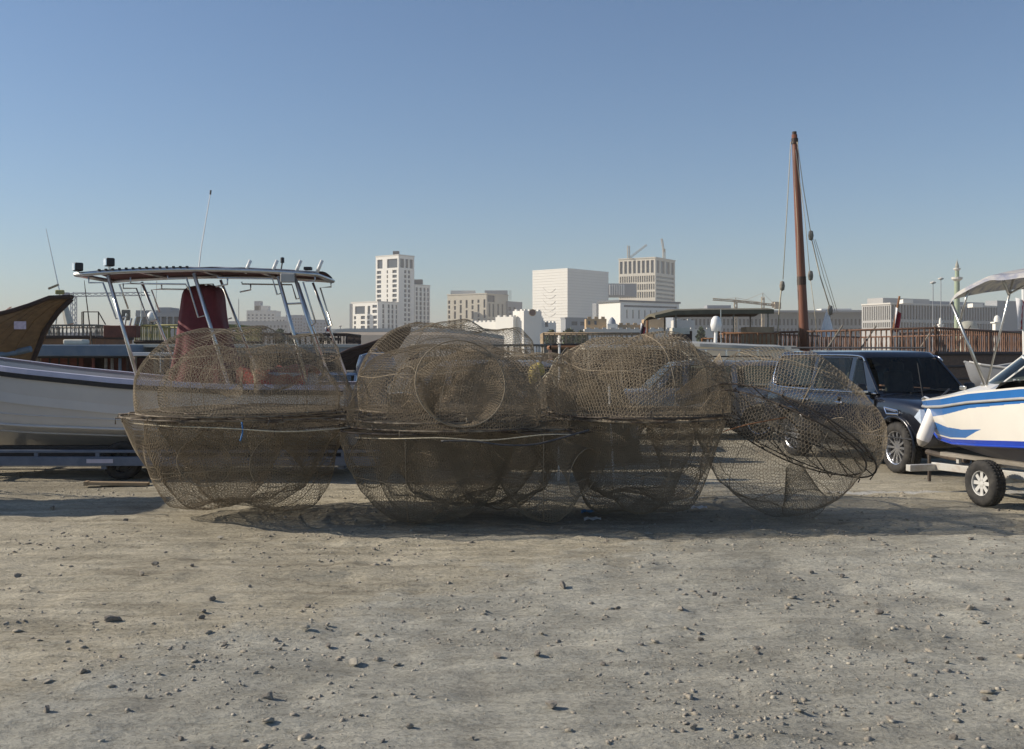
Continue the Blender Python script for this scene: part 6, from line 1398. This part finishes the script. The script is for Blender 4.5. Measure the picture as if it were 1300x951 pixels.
def gravel(n, smin, smax, material, seed, power=3.0, name='gravel', flat=1.0):
    r = np.random.default_rng(seed); base = bmesh.new(); bmesh.ops.create_icosphere(base, subdivisions=1, radius=0.5)
    bv = np.array([v.co[:] for v in base.verts]); bf = np.array([[v.index for v in f.verts] for f in base.faces]); base.free()
    D = 4.7 + (17.5 - 4.7) * r.random(n) ** 1.25; X = (r.random(n) * 1.12 - 0.56) * 1300 / F * D
    cl = vnoise(X * 0.9 + 40, D * 0.9 + 40); keep = r.random(n) < np.clip((cl - 0.25) * 2.2, 0.12, 1); X, D = X[keep], D[keep]; n = len(X)
    s_ = smin + (smax - smin) * r.random(n) ** power; Z = relief(X, D)
    j = 1 + (r.random((n, len(bv), 1)) - 0.5) * 1.25; sc = s_[:, None] * np.stack([r.uniform(0.8, 1.3, n), r.uniform(0.7, 1.2, n), r.uniform(0.45, 0.85, n) * flat], -1)
    V = bv[None] * j * sc[:, None, :]; an = r.random(n) * 6.283; c, s2 = np.cos(an)[:, None], np.sin(an)[:, None]
    V = np.stack([V[..., 0] * c - V[..., 1] * s2, V[..., 0] * s2 + V[..., 1] * c, V[..., 2]], -1) + np.stack([X, D, Z + s_ * r.uniform(-0.12, 0.15, n)], -1)[:, None, :]
    Fc = (bf[None] + (np.arange(n) * len(bv))[:, None, None]).reshape(-1, 3)
    me = bpy.data.meshes.new(name); me.vertices.add(n * len(bv)); me.vertices.foreach_set('co', V.ravel()); me.loops.add(Fc.size); me.loops.foreach_set('vertex_index', Fc.ravel().astype(np.int32)); me.polygons.add(len(Fc)); me.polygons.foreach_set('loop_start', (np.arange(len(Fc)) * 3).astype(np.int32)); me.update(calc_edges=True); me.materials.append(material)
    o = bpy.data.objects.new(name, me); COL.objects.link(o); tag(o, kind='stuff')
mat('clod', (0.355, 0.315, 0.245), 0.95, 0, col2=(0.25, 0.22, 0.175), scale=12, bump=0.6)
gravel(4200, 0.012, 0.070, M['clod'], 21, 5.5, 'soil_clods', flat=0.6); gravel(20000, 0.005, 0.036, M['stone'], 11, 6.0); gravel(3500, 0.006, 0.036, M['stone_dark'], 12, 5.5); gravel(7000, 0.005, 0.034, M['stone_pale'], 13, 5.0)
# driftwood plank in front of the trailer wheel
x, D = ground_at(150, 617); pl = MB().box((0, 0, 0), (0.86, 0.14, 0.045), Matrix.Rotation(0.03, 3, 'Y')).box((-0.44, 0.0, 0.012), (0.05, 0.15, 0.06)).build('wood_plank', M['wood_pale']); pl.location = (x, D, 0.035); pl.rotation_euler = (0, 0, 0.12); tag(pl, 'pale weathered plank lying on the sand by the trailer wheel', 'plank')
# litter
for px, py, mt_, lab in ((748, 651, 'litter_blue', 'scrap of blue plastic litter in front of the third stack'), (752, 659, 'litter_white', 'crumpled white scrap below the blue litter'), (887, 648, 'litter_white', 'white paper scrap between the third stack and the leaning trap'), (1254, 637, 'stone_pale', 'pale stone chock at the speedboat trailer wheel')):
    x, D = ground_at(px, py); m = MB(); m.grid([[(0.05 * i - 0.1, 0.04 * j - 0.08, 0.012 + 0.03 * abs(math.sin(i * 1.7 + j * 2.3))) for j in range(5)] for i in range(5)])
    if 'chock' in lab: o = bpy.data.objects.new('stone_chock', ROCKS[4]); COL.objects.link(o); o.scale = (0.13, 0.1, 0.09); o.location = (x, D - 0.05, 0.03); tag(o, lab, 'stone')
    else: o = m.build('litter', M[mt_]); o.location = (x, D, gz(x, D)); tag(o, lab, 'litter')
# ropes and hose lying along the trap rims
def rope(label, pts, r, mtn, name='rope', cat='rope'):
    p0 = P(*pts[0]); o = MB().tube(crom([P(*q) for q in pts], 6), r, 6).build(name, M[mtn], None, p0, smooth=True); tag(o, label, cat)
rope('black hose sagging along the rim of the middle stack', [(560, 560, 11.15), (600, 560, 11.12), (640, 565, 11.1), (680, 564, 11.2), (720, 554, 11.3), (748, 546, 11.45)], 0.011, 'rope_dark', 'hose', 'hose')
rope('pale rope stretched along the rim of the middle stack', [(452, 556, 11.9), (500, 557, 11.3), (560, 556, 11.1), (620, 559, 11.1), (690, 552, 11.25), (735, 552, 11.4)], 0.006, 'rope_pale')
rope('pale rope wound along the rim of the left stack', [(166, 537, 12.2), (210, 541, 11.6), (290, 544, 11.3), (360, 548, 11.35), (420, 545, 11.7), (452, 541, 12.2)], 0.007, 'rope_pale')
rope('thin blue grey rope hanging from the left stack rim', [(307, 536, 11.3), (308, 548, 11.28), (305, 560, 11.27)], 0.009, 'rope_blue')
rope('pale rope end lying on the leaning trap', [(918, 548, 11.6), (945, 540, 11.5), (975, 534, 11.45), (998, 530, 11.5)], 0.007, 'wood_orange')
# yellow net bundle and poles behind the middle stack
o = thing('net_bundle', 'yellow net bundle hung on a pole behind the middle stack', 'net', P(680, 560, 16.5)); m = MB(); rows = []
for z, w_ in ((460, 0.02), (464, 0.10), (472, 0.13), (480, 0.09), (487, 0.03)): rows.append([(GX(684 - (z - 460) * 0.3, 16.5) + w_ * math.cos(q) * (1 + 0.2 * math.sin(q * 3 + z)), 16.5 + w_ * math.sin(q), ZY(z, 16.5)) for q in np.linspace(0, 6.283, 14, endpoint=False)])
MB().grid(rows, wrap=True).build('bundle', M['yellow_net'], o, o.location, smooth=True); MB().tube([(GX(690, 16.5), 16.5, 0.0), (GX(686, 16.5), 16.5, ZY(455, 16.5))], 0.02, 6).build('pole', M['wood_grey'], o, o.location); o.location.z = 0
for c_ in o.children: c_.location.z = P(680, 560, 16.5).z
for px, a, b, lean, lab in ((709, 440, 560, -1, 'thin pale upright pole between the middle stack and the third'), (779, 490, 560, 6, 'white plastic pole leaning inside the third stack area')):
    base = Vector((GX(px, 16.0), 16.0, 0)); t = thing('pole', lab, 'pole', base); MB().tube([base, P(px - lean, a, 16.0)], 0.018, 6).build('shaft', M['white_plastic'], t, base); MB().tube([P(px - lean, a, 16.0), P(px - lean, a, 16.0) + Vector((0, 0, 0.03))], 0.026, 6).build('cap', M['rub_grey'], t, base)
# heaps of old nets and clutter behind the stacks
def net_heap(label, px, D, w_, dep, h, seed, mtn):
    base = Vector((GX(px, D), D, 0)); t = thing('net_heap', label, 'net heap', base, group='heaps behind the stacked traps'); n, k = 40, 26; rows = []
    for i in range(k):
        row = []
        for j in range(n):
            u, v = j / (n - 1) * 2 - 1, i / (k - 1) * 2 - 1; e = max(0, 1 - (u * u) ** 1.3) * max(0, 1 - (v * v) ** 1.3)
            z = h * e ** 0.55 * (0.62 + 0.62 * float(vnoise(u * 3 + seed, v * 2.4 + seed))) + 0.10 * float(vnoise(u * 14 + seed, v * 9)) * e ** 0.3
            row.append((base.x + u * w_ / 2, D + v * dep / 2, z - 0.02))
        rows.append(row)
    MB().grid(rows).build('heap', M[mtn], t, base, smooth=False); rnd = random.Random(seed)
    for q in range(10):
        i0, j0 = rnd.randrange(3, k - 6), rnd.randrange(3, n - 12); pts = [Vector(rows[min(k - 1, i0 + rnd.randrange(0, 3))][min(n - 1, j0 + 2 * a)]) + Vector((0, -0.02, 0.02 + rnd.uniform(0, 0.05))) for a in range(5)]
        MB().tube(crom(pts, 3), 0.016, 5).build('rope', M[rnd.choice(('rope_pale', 'rope_dark', 'rod_rust'))], t, base, smooth=True)
mat('heap_brown', (0.105, 0.078, 0.050), 0.95, 0, col2=(0.22, 0.17, 0.11), scale=4, bump=1.0, bscale=25)
mat('heap_olive', (0.115, 0.098, 0.060), 0.95, 0, col2=(0.25, 0.21, 0.14), scale=5, bump=1.0, bscale=25)
net_heap('brown heap of old fishing nets behind the middle stack', 628, 18.4, 3.0, 1.6, 1.55, 5, 'heap_brown')
net_heap('olive heap of fishing nets between the middle stack and the silver car', 735, 19.4, 2.2, 1.5, 1.60, 9, 'heap_olive')
for px, D_, lab, z_, rz, mt_ in ((486, 18.2, 'slatted pale crate standing behind the middle stack', 0, 0.15, 'wood_pale'), (505, 18.3, 'slatted grey crate beside the pale crate behind the middle stack', 0, -0.1, 'wood_grey'), (492, 18.25, 'slatted crate lying on top of the other two behind the middle stack', 0.62, 0.3, 'wood_pale')):
    t = thing('slatted_crate', lab, 'crate', (GX(px, D_), D_, z_), (0, 0, rz), group='crates behind the middle stack')
    for k in range(5):
        for s in (-1, 1): MB().box((0, s * 0.30, 0.06 + k * 0.125), (0.80, 0.02, 0.09)).build('slat', M[mt_], t)
        for s in (-1, 1): MB().box((s * 0.40, 0, 0.06 + k * 0.125), (0.02, 0.58, 0.09)).build('slat', M[mt_], t)
    for a in (-1, 1):
        for b_ in (-1, 1): MB().box((a * 0.37, b_ * 0.27, 0.30), (0.04, 0.04, 0.60)).build('corner_post', M[mt_], t)
    MB().box((0, 0, 0.03), (0.76, 0.56, 0.02)).build('floor_board', M[mt_], t)
